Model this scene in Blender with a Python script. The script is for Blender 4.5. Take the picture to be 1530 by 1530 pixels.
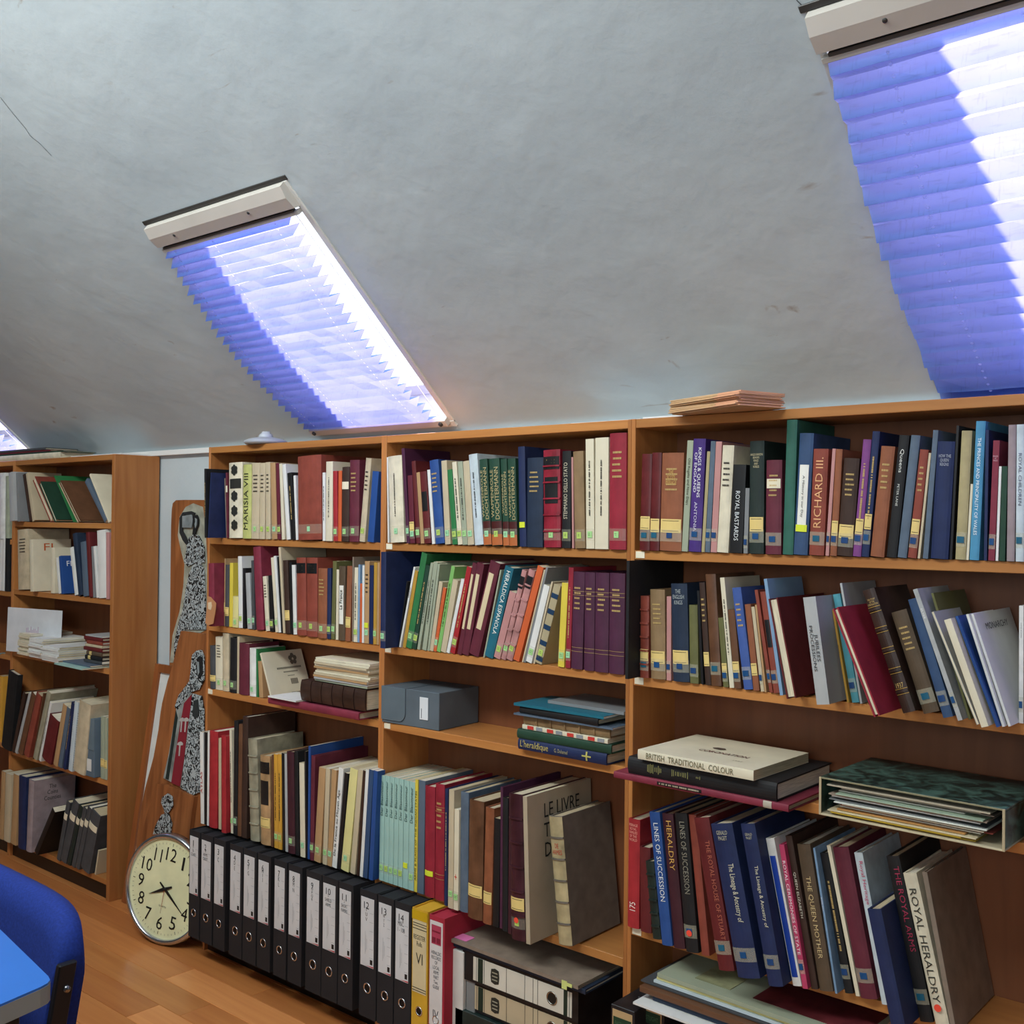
import bpy, bmesh, math, random
from mathutils import Vector, Matrix
random.seed(7)
sc = bpy.context.scene
COL = sc.collection
for o in list(bpy.data.objects): bpy.data.objects.remove(o)

# ---------------------------------------------------------------- camera
F = 1599.9; YAW = 0.71058; PITCH = 0.0095936; ROLL = 0.0102906
CAM = Vector((2.85794, -1.89369, 1.32366))
fw = Vector((-math.sin(YAW)*math.cos(PITCH), math.cos(YAW)*math.cos(PITCH), math.sin(PITCH)))
r0 = Vector((math.cos(YAW), math.sin(YAW), 0)); u0 = r0.cross(fw)
RT = r0*math.cos(ROLL)+u0*math.sin(ROLL); UP = -r0*math.sin(ROLL)+u0*math.cos(ROLL)
cd = bpy.data.cameras.new('camera'); cam = bpy.data.objects.new('camera', cd); COL.objects.link(cam)
cd.sensor_width = 36; cd.sensor_height = 36; cd.lens = F/1530*36; cd.clip_start = 0.02
m3 = Matrix((RT, UP, -fw)).transposed()
cam.matrix_world = Matrix.Translation(CAM) @ m3.to_4x4()
sc.camera = cam
# ---------------------------------------------------------------- view, world, lights
sc.view_settings.view_transform = 'Standard'; sc.view_settings.look = 'None'
sc.view_settings.gamma = 1; sc.view_settings.use_curve_mapping = False
sc.view_settings.exposure = 0.40
w = bpy.data.worlds.new('world'); sc.world = w; w.use_nodes = True
bg = w.node_tree.nodes['Background']; bg.inputs[0].default_value = (0.80, 0.90, 1.0, 1); bg.inputs[1].default_value = 1.7
sun = bpy.data.lights.new('sun', 'SUN'); so = bpy.data.objects.new('sun', sun); COL.objects.link(so)
sun.energy = 22.0; sun.angle = 0.03; sun.color = (1, 0.88, 0.86)
so.rotation_euler = Vector((0.70, -0.46, -0.84)).to_track_quat('-Z', 'Y').to_euler()
def area(name, loc, tgt, sx, sy, e, colr):
    l = bpy.data.lights.new(name, 'AREA'); l.shape = 'RECTANGLE'; l.size = sx; l.size_y = sy; l.energy = e; l.color = colr
    o = bpy.data.objects.new(name, l); COL.objects.link(o); o.location = loc
    o.rotation_euler = (Vector(tgt)-Vector(loc)).to_track_quat('-Z', 'Y').to_euler(); return o
area('added_overhead_light', (0.9, -1.75, 2.80), (0.8, -0.6, 0.8), 2.8, 0.6, 74, (0.94, 1.0, 0.98))  # unseen area light added overhead for steep light on the shelves
area('added_ceiling_fill', (2.9, -3.8, 1.7), (1.7, -0.9, 2.4), 2.2, 1.2, 32, (0.84, 0.95, 1.0))  # unseen area light added behind the camera, aimed up to brighten the ceiling

# ---------------------------------------------------------------- picture <-> world
def proj(p):
    d = Vector(p)-CAM; z = d.dot(fw); return 765+F*d.dot(RT)/z, 765-F*d.dot(UP)/z
def ray(u, v): return fw*F+RT*(u-765)-UP*(v-765)
def ony(u, v, y): d = ray(u, v); return CAM+d*((y-CAM.y)/d.y)
def onz(u, v, z): d = ray(u, v); return CAM+d*((z-CAM.z)/d.z)
def onplane(u, v, p0, n): d = ray(u, v); return CAM+d*((Vector(p0)-CAM).dot(n)/d.dot(n))
def xat(u, y, z):
    a, b = -4.0, 2.8
    for _ in range(36):
        m = (a+b)/2
        if proj((m, y, z))[0] < u: a = m
        else: b = m
    return (a+b)/2

# ---------------------------------------------------------------- materials
def lin(h):
    h = h.lstrip('#'); c = [int(h[i:i+2], 16)/255 for i in (0, 2, 4)]
    return tuple((x/12.92 if x <= .04045 else ((x+.055)/1.055)**2.4) for x in c)+(1,)
MC = {}
def mat(hexc, kind='cloth'):
    k = (hexc, kind)
    if k in MC: return MC[k]
    m = bpy.data.materials.new(kind+'_'+hexc); m.use_nodes = True; nt = m.node_tree; N = nt.nodes; L = nt.links
    b = N['Principled BSDF']; c = lin(hexc)
    rough = {'cloth': .62, 'paper': .5, 'leather': .42, 'pages': .8, 'ink': .6, 'gilt': .45, 'plastic': .35, 'metal': .22, 'paint': .7, 'gloss': .16, 'card': .75, 'fabric': .9}[kind]
    b.inputs['Roughness'].default_value = rough
    b.inputs['Specular IOR Level'].default_value = .35
    if kind == 'metal': b.inputs['Metallic'].default_value = .95
    if kind == 'gilt': b.inputs['Metallic'].default_value = .3
    if kind in ('ink', 'gilt', 'metal', 'gloss'):
        b.inputs['Base Color'].default_value = c; MC[k] = m; return m
    tc = N.new('ShaderNodeTexCoord'); nz = N.new('ShaderNodeTexNoise'); mp = N.new('ShaderNodeMapping')
    L.new(tc.outputs['Object'], mp.inputs[0]); L.new(mp.outputs[0], nz.inputs['Vector'])
    s = {'cloth': 30, 'leather': 22, 'pages': 60, 'paper': 14, 'card': 12, 'plastic': 8, 'paint': 3, 'fabric': 260}[kind]
    nz.inputs['Scale'].default_value = s; nz.inputs['Detail'].default_value = 3
    if kind == 'pages': mp.inputs['Scale'].default_value = (14, .4, .4)
    rp = N.new('ShaderNodeValToRGB'); amt = {'leather': .45, 'cloth': .2, 'pages': .3, 'paper': .1, 'card': .14, 'plastic': .06, 'paint': .05, 'fabric': .25}[kind]
    rp.color_ramp.elements[0].position = .3; rp.color_ramp.elements[1].position = .72
    rp.color_ramp.elements[0].color = tuple(x*(1-amt) for x in c[:3])+(1,)
    rp.color_ramp.elements[1].color = tuple(min(1, x*(1+amt*.6)+.01*amt) for x in c[:3])+(1,)
    L.new(nz.outputs['Fac'], rp.inputs[0]); L.new(rp.outputs[0], b.inputs['Base Color'])
    if kind in ('leather', 'fabric'):
        bp = N.new('ShaderNodeBump'); bp.inputs['Strength'].default_value = .25; bp.inputs['Distance'].default_value = .001
        L.new(nz.outputs['Fac'], bp.inputs['Height']); L.new(bp.outputs[0], b.inputs['Normal'])
    MC[k] = m; return m
def wood(name, c1, c2, scale, axis, rough=.38, stretch=14):
    m = bpy.data.materials.new(name); m.use_nodes = True; nt = m.node_tree; N = nt.nodes; L = nt.links; b = N['Principled BSDF']
    tc = N.new('ShaderNodeTexCoord'); mp = N.new('ShaderNodeMapping'); nz = N.new('ShaderNodeTexNoise'); n2 = N.new('ShaderNodeTexNoise')
    oi = N.new('ShaderNodeObjectInfo'); ad = N.new('ShaderNodeVectorMath'); ad.operation = 'ADD'
    mu = N.new('ShaderNodeMath'); mu.operation = 'MULTIPLY'; mu.inputs[1].default_value = 37
    L.new(oi.outputs['Random'], mu.inputs[0]); L.new(tc.outputs['Object'], ad.inputs[0]); L.new(mu.outputs[0], ad.inputs[1])
    s = [stretch]*3; s['xyz'.index(axis)] = 1; mp.inputs['Scale'].default_value = s
    L.new(ad.outputs[0], mp.inputs[0]); L.new(mp.outputs[0], nz.inputs['Vector']); nz.inputs['Scale'].default_value = scale; nz.inputs['Detail'].default_value = 6; nz.inputs['Distortion'].default_value = .6
    L.new(ad.outputs[0], n2.inputs['Vector']); n2.inputs['Scale'].default_value = 1.7
    ma = N.new('ShaderNodeMath'); ma.operation = 'MULTIPLY_ADD'; ma.inputs[1].default_value = .7
    m2 = N.new('ShaderNodeMath'); m2.operation = 'MULTIPLY'; m2.inputs[1].default_value = .3
    L.new(n2.outputs['Fac'], m2.inputs[0]); L.new(nz.outputs['Fac'], ma.inputs[0]); L.new(m2.outputs[0], ma.inputs[2])
    rp = N.new('ShaderNodeValToRGB'); rp.color_ramp.elements[0].position = .32; rp.color_ramp.elements[1].position = .68
    rp.color_ramp.elements[0].color = lin(c1); rp.color_ramp.elements[1].color = lin(c2)
    L.new(ma.outputs[0], rp.inputs[0])
    hs = N.new('ShaderNodeHueSaturation'); mr = N.new('ShaderNodeMapRange'); mr.inputs[3].default_value = .82; mr.inputs[4].default_value = 1.14
    L.new(oi.outputs['Random'], mr.inputs[0]); L.new(mr.outputs[0], hs.inputs['Value']); L.new(rp.outputs[0], hs.inputs['Color'])
    L.new(hs.outputs[0], b.inputs['Base Color']); b.inputs['Roughness'].default_value = rough; b.inputs['Specular IOR Level'].default_value = .4
    return m
WOOD_X = wood('beech_veneer_horizontal', 'aa6c3a', 'c18549', 3, 'x')
WOOD_Z = wood('beech_veneer_upright', 'a86838', 'bd7f47', 3, 'z')
BACKW = wood('dark_backing_board', '70432c', '815034', 2.2, 'z')
BOARDW = wood('carved_plank_wood', '6e3e20', 'a8693c', 4, 'z', .5, 8)
PLANKS = [wood('floor_plank_%d' % i, a, b, 2.5, 'x', .3, 18) for i, (a, b) in enumerate([('bc743e', 'd28d50'), ('c27a44', 'd69358'), ('b46c3a', 'ca844a')])]
FRAMEW = wood('picture_frame_wood', '7a4526', '93572f', 4, 'z')

# ---------------------------------------------------------------- mesh helpers
def link(name, me, m, parent=None, loc=None):
    o = bpy.data.objects.new(name, me); COL.objects.link(o)
    if m is not None and len(me.materials) == 0: me.materials.append(m)
    if parent is not None: o.parent = parent
    if loc is not None: o.location = loc
    return o
def empty(name, loc=(0, 0, 0), rot=None):
    o = bpy.data.objects.new(name, None); COL.objects.link(o); o.empty_display_size = .02
    o.location = loc
    if rot is not None: o.rotation_euler = rot
    return o
USED = set()
def tag(o, label, cat, group=None, kind=None):
    if label: o['label'] = label; USED.add(label)
    if cat: o['category'] = cat
    if group: o['group'] = group
    if kind: o['kind'] = kind
    return o
def box_bm(bm, x0, x1, y0, y1, z0, z1):
    vs = [bm.verts.new(p) for p in ((x0, y0, z0), (x1, y0, z0), (x1, y1, z0), (x0, y1, z0), (x0, y0, z1), (x1, y0, z1), (x1, y1, z1), (x0, y1, z1))]
    for f in ((0, 3, 2, 1), (4, 5, 6, 7), (0, 1, 5, 4), (1, 2, 6, 5), (2, 3, 7, 6), (3, 0, 4, 7)): bm.faces.new([vs[i] for i in f])
def fin(bm, name, smooth=False):
    me = bpy.data.meshes.new(name); bm.to_mesh(me); bm.free()
    if smooth:
        for p in me.polygons: p.use_smooth = True
    return me
def box(name, x0, x1, y0, y1, z0, z1, m, parent=None, bev=0.0012):
    bm = bmesh.new(); box_bm(bm, x0, x1, y0, y1, z0, z1)
    if bev:
        bmesh.ops.bevel(bm, geom=bm.edges[:], offset=min(bev, (x1-x0)*.3, (y1-y0)*.3, (z1-z0)*.3), segments=1, affect='EDGES')
    return link(name, fin(bm, name), m, parent)
def prism(name, pts, y0, y1, m, parent=None):
    """polygon in x,z extruded from y0 to y1"""
    bm = bmesh.new(); a = [bm.verts.new((p[0], y0, p[1])) for p in pts]; b = [bm.verts.new((p[0], y1, p[1])) for p in pts]; n = len(pts)
    bm.faces.new(a); bm.faces.new(b[::-1])
    for i in range(n): bm.faces.new((a[i], b[i], b[(i+1) % n], a[(i+1) % n]))
    bmesh.ops.recalc_face_normals(bm, faces=bm.faces[:])
    return link(name, fin(bm, name), m, parent)
def lathe(name, prof, m, parent=None, n=40, loc=None, smooth=True):
    """profile (radius, height) about local z"""
    bm = bmesh.new(); rings = []
    for r, z in prof:
        rings.append([bm.verts.new((r*math.cos(2*math.pi*i/n), r*math.sin(2*math.pi*i/n), z)) for i in range(n)] if r > 1e-6 else [bm.verts.new((0, 0, z))])
    for a, b in zip(rings, rings[1:]):
        for i in range(n):
            j = (i+1) % n
            if len(a) == 1 and len(b) == 1: continue
            if len(a) == 1: bm.faces.new((a[0], b[j], b[i]))
            elif len(b) == 1: bm.faces.new((a[i], a[j], b[0]))
            else: bm.faces.new((a[i], a[j], b[j], b[i]))
    bmesh.ops.recalc_face_normals(bm, faces=bm.faces[:])
    return link(name, fin(bm, name, smooth), m, parent, loc)
TXT = {}
def text_mesh(body):
    """flat lettering as a mesh, bottom-left normalised; returns verts, faces, width, height"""
    if body in TXT: return TXT[body]
    c = bpy.data.curves.new('lettering', 'FONT'); c.body = body; c.size = 1; c.resolution_u = 2; c.space_line = .95
    c.align_x = 'CENTER' if '\n' in body and 'LIVRE\nTO' not in body else 'LEFT'
    o = bpy.data.objects.new('lettering', c); COL.objects.link(o)
    dg = bpy.context.evaluated_depsgraph_get(); dg.update()
    me = bpy.data.meshes.new_from_object(o.evaluated_get(dg))
    vs = [tuple(v.co) for v in me.vertices]; fs = [tuple(p.vertices) for p in me.polygons]
    bpy.data.objects.remove(o); bpy.data.meshes.remove(me)
    if not vs: vs = [(0, 0, 0), (1, 0, 0), (1, 1, 0)]; fs = [(0, 1, 2)]
    x0 = min(v[0] for v in vs); x1 = max(v[0] for v in vs); y0 = min(v[1] for v in vs); y1 = max(v[1] for v in vs)
    vs = [(v[0]-x0, v[1]-y0) for v in vs]
    TXT[body] = (vs, fs, x1-x0, y1-y0); return TXT[body]
def lettering(name, body, m, parent, place, length, width, dirn='h'):
    """place(a,b)->(x,y,z): a across, b up on the face, centred at 0,0. dirn h/u/d."""
    vs, fs, W, H = text_mesh(body)
    L, T = (length, width)
    sx = L/W; sy = T/H
    if sy > sx*1.7: sy = sx*1.7
    if sx > sy*1.5: sx = sy*1.5
    out = []
    for x, y in vs:
        a = (x-W/2)*sx; b = (y-H/2)*sy
        if dirn == 'u': a, b = -b, a
        elif dirn == 'd': a, b = b, -a
        out.append(place(a, b))
    me = bpy.data.meshes.new(name); me.from_pydata(out, [], fs); me.update()
    return link(name, me, m, parent)
# ---------------------------------------------------------------- books
PAL = dict(cream=('e4d9bb', 'cream'), lemon=('e6dc8c', 'pale yellow'), white=('e6e6e2', 'white'), pale=('c9d8de', 'pale blue'), beige=('cdbb98', 'beige'), tan=('bf9463', 'tan'), ctan=('96764f', 'brown cloth'),
 taupe=('8d7b6a', 'taupe'), brown=('6e452b', 'brown'), dbrown=('40291f', 'dark brown'), obrown=('5d4a36', 'olive brown'), maroon=('6e2436', 'maroon'), dmaroon=('451a26', 'dark maroon'), plum=('542442', 'plum'),
 wine=('8e2a40', 'wine red'), red=('b8242c', 'red'), crimson=('a51f33', 'crimson'), brick=('96402f', 'brick red'), dred=('6c1c1e', 'dark red'), rust=('9a5634', 'rust brown'), rose=('c98a86', 'rose'), pink=('d03c68', 'pink'),
 orange=('e2602c', 'orange'), yellow=('e8cf3a', 'yellow'), gold=('dd9e2e', 'golden yellow'), ochre=('c2912f', 'ochre'), olive=('6c6b3c', 'olive'), vellum=('a09a80', 'vellum'), parch=('b6a680', 'parchment'), khaki=('b3a372', 'khaki'), lime=('bfc36a', 'lime green'),
 green=('2a8044', 'green'), dgreen=('1f4632', 'dark green'), bgreen=('1f2f2a', 'blackish green'), sage=('a3ac92', 'sage green'), lgreen=('7ec060', 'light green'), sea=('2c6b58', 'sea green'), mint=('9fcbc0', 'mint'), teal=('1a6f86', 'teal'), aqua=('4a9fae', 'aqua'),
 sky=('4799c4', 'sky blue'), lblue=('7fa6cc', 'light blue'), blue=('22509c', 'blue'), cobalt=('1f3f9a', 'cobalt blue'), royal=('3f60b0', 'royal blue'), navy=('1c2c5c', 'navy'), inky=('20304a', 'ink blue'), slate=('5a6c80', 'slate blue'), steel=('33507c', 'steel blue'),
 violet=('87408c', 'violet'), purple=('4a2b86', 'purple'), umber=('71675d', 'grey brown'), greige=('b8a68a', 'greige'), wgreen=('1d4a36', 'dark green'), lgrey=('b2b4b4', 'light grey'), grey=('85888a', 'grey'), dgrey=('4b4d50', 'dark grey'), black=('1b1b1e', 'black'), mauve=('a08e92', 'mauve grey'))
def soften(h, k=.14, v=.97):
    c = [int(h[i:i+2], 16) for i in (0, 2, 4)]; g = .3*c[0]+.59*c[1]+.11*c[2]
    return ''.join('%02x' % int(max(0, min(255, (x+(g-x)*k)*v))) for x in c)
PAL = {k_: (soften(v_[0]), v_[1]) for k_, v_ in PAL.items()}
def spine_prof(w, bulge, n=6):
    return [(w*i/n, -bulge*math.sin(math.pi*i/n)**.7 if bulge else 0.0) for i in range(n+1)]
def extr(bm, outline, z0, z1):
    a = [bm.verts.new((x, y, z0)) for x, y in outline]; b = [bm.verts.new((x, y, z1)) for x, y in outline]; n = len(outline)
    bm.faces.new(a[::-1]); bm.faces.new(b)
    for i in range(n): bm.faces.new((a[i], a[(i+1) % n], b[(i+1) % n], b[i]))
def arc_y(x, w, bulge):
    t = min(1, max(0, x/w)); return -bulge*math.sin(math.pi*t)**.7 if bulge and 0 < t < 1 else 0.0
def patch(name, w, bulge, z0, z1, m, parent, off=.0006, x0=0.0, x1=1.0, n=6, th=.0008):
    bm = bmesh.new(); fr = []; bk = []
    for i in range(n+1):
        x = w*(x0+(x1-x0)*i/n); y = arc_y(x, w, bulge); fr.append((x, y-off-th)); bk.append((x, y-off+.0006))
    extr(bm, fr+bk[::-1], z0, z1)
    return link(name, fin(bm, name), m, parent)
def make_book(w, d, h, colr, hard, opts, rng):
    """spine towards -y, thickness along x from 0 to w, height along z. returns empty"""
    root = empty('book')
    hexc = PAL[colr][0]
    leather = ('R' in opts or 'lea' in opts) and 'q' not in opts
    cm = mat(hexc, 'leather' if leather else ('cloth' if hard else 'paper'))
    bulge = (min(.13*w, .005) if hard and w > .012 else (min(.06*w, .002) if w > .008 else 0))
    t = min(.0028 if hard else .0007, w*.25); e = .003 if hard else .0004
    if 'f' in opts:       # fore-edge faces the room
        bm = bmesh.new(); extr(bm, [(0, 0), (t, 0), (t, d-t), (w-t, d-t), (w-t, 0), (w, 0), (w, d), (0, d)], 0, h)
        link('cover', fin(bm, 'cover'), cm, root)
        bm = bmesh.new(); extr(bm, [(t, e), (w-t, e), (w-t, d-t), (t, d-t)], e, h-e)
        link('page_block', fin(bm, 'page_block'), mat('ddd2b6', 'pages'), root)
        bulge = 0
    else:
        pr = spine_prof(w, bulge)
        inner = [(t+(w-2*t)*i/6, max(y+t, arc_y(0, w, 0)+t*.6) if bulge else t) for i, (x, y) in enumerate(pr)]
        outl = pr+[(w, d), (w-t, d)]+inner[::-1]+[(t, d), (0, d)]
        bm = bmesh.new(); extr(bm, outl, 0, h); me = fin(bm, 'cover'); link('cover', me, cm, root)
        bm = bmesh.new(); y0 = t*1.05
        extr(bm, [(t, y0), (w-t, y0), (w-t, d-e), (t, d-e)], e, h-e)
        link('page_block', fin(bm, 'page_block'), mat(rng.choice(['d8cdb2', 'cfc4a8', 'dfd8c6', 'c2b292']), 'pages'), root)
    def P(x, y, off=.0009): return (x, arc_y(x, w, bulge)-off, y)
    wide = w > .006
    # paper labels and stickers
    if 'R' in opts:
        for k in range(1, 6):
            z = h*(k/6.0+.0); patch('raised_band', w, bulge, z-.0018, z+.0018, cm, root, off=.0008, th=.0022)
        if 'Rg' in opts:
            for k in range(1, 6):
                z = h*k/6.0
                for s in (-1, 1): patch('gilt_line', w, bulge, z+s*.0045-.0005, z+s*.0045+.0005, mat('b89048', 'gilt'), root, off=.0004, th=.0006)
    if 'K' in opts:   # black title panels
        patch('title_panel', w, bulge, h*.80, h*.93, mat('1a1a1c', 'leather'), root, off=.0003, th=.0007, x0=.04, x1=.96)
        bars(root, w, bulge, h*.82, h*.91, 3, 'c8aa5c')
    if 'k' in opts:
        patch('title_panel', w, bulge, h*.45, h*.72, mat('1a1a1c', 'leather'), root, off=.0003, th=.0007, x0=.12, x1=.88)
        bars(root, w, bulge, h*.5, h*.68, 3, 'b89a54')
    if 'C' in opts:   # old cream library label with dark outline
        z = h*rng.uniform(.17, .22)
        patch('library_label', w, bulge, z, z+min(.028, h*.14), mat('e2c77e', 'paper'), root, off=.0003, th=.0006, x0=.03, x1=.97)
        zz = z+min(.028, h*.14)
        for q in (z+.003, zz-.004): patch('label_border', w, bulge, q, q+.0009, mat('3c3428', 'ink'), root, off=.0009, th=.0003, x0=.12, x1=.88)
    if 'G' in opts and wide:
        z = h*.10
        patch('clear_tape', w, bulge, z-.006, z+.020, TAPE, root, off=.0003, th=.0004)
        patch('shelf_sticker', w, bulge, z, z+.014, mat(rng.choice(['a6d68e', '9fd6a6', 'b4cf6a']), 'paper'), root, off=.0009, th=.0005, x0=.5-min(.42, .006/w), x1=.5+min(.42, .006/w))
        bars(root, w, bulge, z+.004, z+.011, 2, '2d4a35', .5-min(.25, .004/w), .5+min(.25, .004/w), off=.0016)
    if 'B' in opts and wide:
        z = h*.13
        patch('clear_tape', w, bulge, z-.007, z+.018, TAPE, root, off=.0010, th=.0004)
        patch('shelf_sticker', w, bulge, z, z+.011, mat(rng.choice(['164a7c', '1a5c76', '1c4274']), 'paper'), root, off=.0016, th=.0005, x0=.5-min(.42, .007/w), x1=.5+min(.3, .006/w))
    if 'Y' in opts: patch('shelf_sticker', w, bulge, h*.19, h*.19+.013, mat('d8e23c', 'paper'), root, off=.0012, th=.0005, x0=.1, x1=.9)
    if 'D' in opts: disc_on(root, w, bulge, h*.14 if 'K' not in opts else h*.2, min(.0062, w*.28), 'f0503c')
    if 'W' in opts:
        patch('title_label', w, bulge, h*.22, h*.74, mat('e8e6dc', 'paper'), root, off=.0003, th=.0006, x0=.18, x1=.82)
    if 'S' in opts:
        patch('title_strip', w, bulge, h*.28, h*.88, mat('d9c7a2', 'paper'), root, off=.0003, th=.0006, x0=.22, x1=.72)
    if 'w' in opts:
        patch('title_label', w, bulge, h*.70, h*.80, mat('e6dcc0', 'paper'), root, off=.0003, th=.0006, x0=.06, x1=.94)
    if 'p' in opts:   # two tone lower zone
        patch('lower_panel', w, bulge, h*.0+.001, h*.28, mat('4a1d1c', 'paper'), root, off=.0002, th=.0004); patch('base_panel', w, bulge, .0012, h*.13, mat('b8683a', 'paper'), root, off=.0006, th=.0004)
    if 'q' in opts: patch('spine_leather', w, bulge, .001, h-.001, mat('b0a07a', 'leather'), root, off=.0001, th=.0004, x0=0.0, x1=1.0)
    if 'v' in opts:
        for k in range(5): patch('blue_panel', w, bulge, h*(.03+.2*k), h*(.09+.2*k), mat('1d3a58', 'paper'), root, off=.0002, th=.0005)
    if 'u' in opts: patch('blue_panel', w, bulge, h*.06, h*.88, mat('1c3f9c', 'paper'), root, off=.0002, th=.0005, x0=.12, x1=.80)
    if 'm' in opts:
        for k, (a, b) in enumerate(((.85, .95), (.655, .785), (.50, .61), (.31, .41), (.12, .22))):
            if k == 1: patch('black_square', w, bulge, h*a, h*b, mat('2b2c28', 'ink'), root, off=.0004, th=.0004, x0=.12, x1=.92)
            else: rosette(root, w, bulge, h*(a+b)/2, w*.24)
    if 'z' in opts:
        bm = bmesh.new(); X = w+.0006
        for a, b_, c_, e_ in ((.28, .86, .60, .64), (.42, .76, .52, .545), (.5, .66, .44, .455), (.55, .70, .26, .38), (.5, .85, .07, .09)):
            y = d*a
            while y < d*b_:
                l = .004; q = [bm.verts.new((X, yy, zz*h)) for yy, zz in ((y, c_), (y+l, c_), (y+l, e_), (y, e_))]; bm.faces.new(q); y += l+.0012
        for k in range(5):
            a = math.pi/2+k*math.pi*2/5; cy, cz = d*.72+.009*math.cos(a), h*.80+.011*math.sin(a)
            bm.faces.new([bm.verts.new((X+.0001*k, cy+.007*math.cos(t*math.pi/3), cz+.008*math.sin(t*math.pi/3))) for t in range(6)])
        link('cover_print', fin(bm, 'cover_print'), mat('6c665a', 'ink'), root)['kind'] = 'stuff'
    if 'b' in opts: bars(root, w, bulge, h*.60, h*.86, 5, INK(colr))
    if 'o' in opts: bars(root, w, bulge, h*.30, h*.80, 1, INK(colr), vertical=True)
    if 'n' in opts:
        for q in (.18, .22, .76, .80): patch('gilt_line', w, bulge, h*q, h*q+.0007, mat(INK(colr), 'gilt'), root, off=.0003, th=.0005)
    return root, P, bulge
def INK(colr): return '2c2a26' if sum(lin(PAL[colr][0])[:3]) > .75 else 'c2a468'
def bars(root, w, bulge, z0, z1, n, hexc, x0=.2, x1=.8, off=.0009, vertical=False):
    """small printed words, one mesh"""
    bm = bmesh.new(); r = random.Random(int(z0*1e5)+int(w*1e6))
    if vertical:
        z = z0; xa, xb = w*.5-min(.0018, w*.12), w*.5+min(.0018, w*.12)
        while z < z1:
            l = r.uniform(.0006, .0022)
            q = [bm.verts.new((x, arc_y(x, w, bulge)-off-.0002, zz)) for x, zz in ((xa, z), (xb, z), (xb, min(z1, z+l)), (xa, min(z1, z+l)))]; bm.faces.new(q); z += l+(.0007 if r.random() < .8 else .003)
    else:
        for k in range(n):
            zc = z1-(k+.5)*(z1-z0)/n; hh = (z1-z0)/n*.17; x = w*(x0+r.uniform(0, .08)); xe = w*(x1-r.uniform(0, .1))
            while x < xe:
                l = min(xe-x, r.uniform(.0008, .0024))
                q = [bm.verts.new((xx, arc_y(xx, w, bulge)-off, zz)) for xx, zz in ((x, zc-hh), (x+l, zc-hh), (x+l, zc+hh), (x, zc+hh))]; bm.faces.new(q); x += l+.0006
    if len(bm.faces): link('printed_title', fin(bm, 'printed_title'), mat(hexc, 'ink'), root)
    else: bm.free()
def disc_on(root, w, bulge, z, r, hexc, xc=.5, name='round_sticker', sx=1):
    bm = bmesh.new(); vs = [bm.verts.new((w*xc+sx*r*math.cos(a*math.pi/8), arc_y(w*xc, w, bulge)-.0030, z+r*math.sin(a*math.pi/8))) for a in range(16)]
    bm.faces.new(vs); ex = bmesh.ops.extrude_face_region(bm, geom=bm.faces[:]); bmesh.ops.translate(bm, verts=[v for v in ex['geom'] if isinstance(v, bmesh.types.BMVert)], vec=(0, .0006, 0))
    link(name, fin(bm, name), mat(hexc, 'paper'), root)
def rosette(root, w, bulge, z, r):
    bm = bmesh.new()
    for k in range(6):
        a = k*math.pi/3+math.pi/6; c = (w/2+r*.62*math.cos(a), z+r*.62*math.sin(a))
        vs = [bm.verts.new((c[0]+r*.42*math.cos(b*math.pi/4), arc_y(c[0], w, bulge)-.0012-.0001*k, c[1]+r*.42*math.sin(b*math.pi/4))) for b in range(8)]; bm.faces.new(vs)
    vs = [bm.verts.new((w/2+r*.4*math.cos(b*math.pi/4), -bulge-.0020, z+r*.4*math.sin(b*math.pi/4))) for b in range(8)]; bm.faces.new(vs)
    link('ornament', fin(bm, 'ornament'), mat('2b2c28', 'ink'), root)
TAPE = bpy.data.materials.new('clear_tape'); TAPE.use_nodes = True
_n = TAPE.node_tree.nodes; _l = TAPE.node_tree.links
_b = _n['Principled BSDF']; _b.inputs['Base Color'].default_value = (.75, .72, .55, 1); _b.inputs['Roughness'].default_value = .2
_t = _n.new('ShaderNodeBsdfTransparent'); _x = _n.new('ShaderNodeMixShader'); _x.inputs[0].default_value = .15
_l.new(_t.outputs[0], _x.inputs[1]); _l.new(_b.outputs[0], _x.inputs[2]); _l.new(_x.outputs[0], _n['Material Output'].inputs[0])

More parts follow.
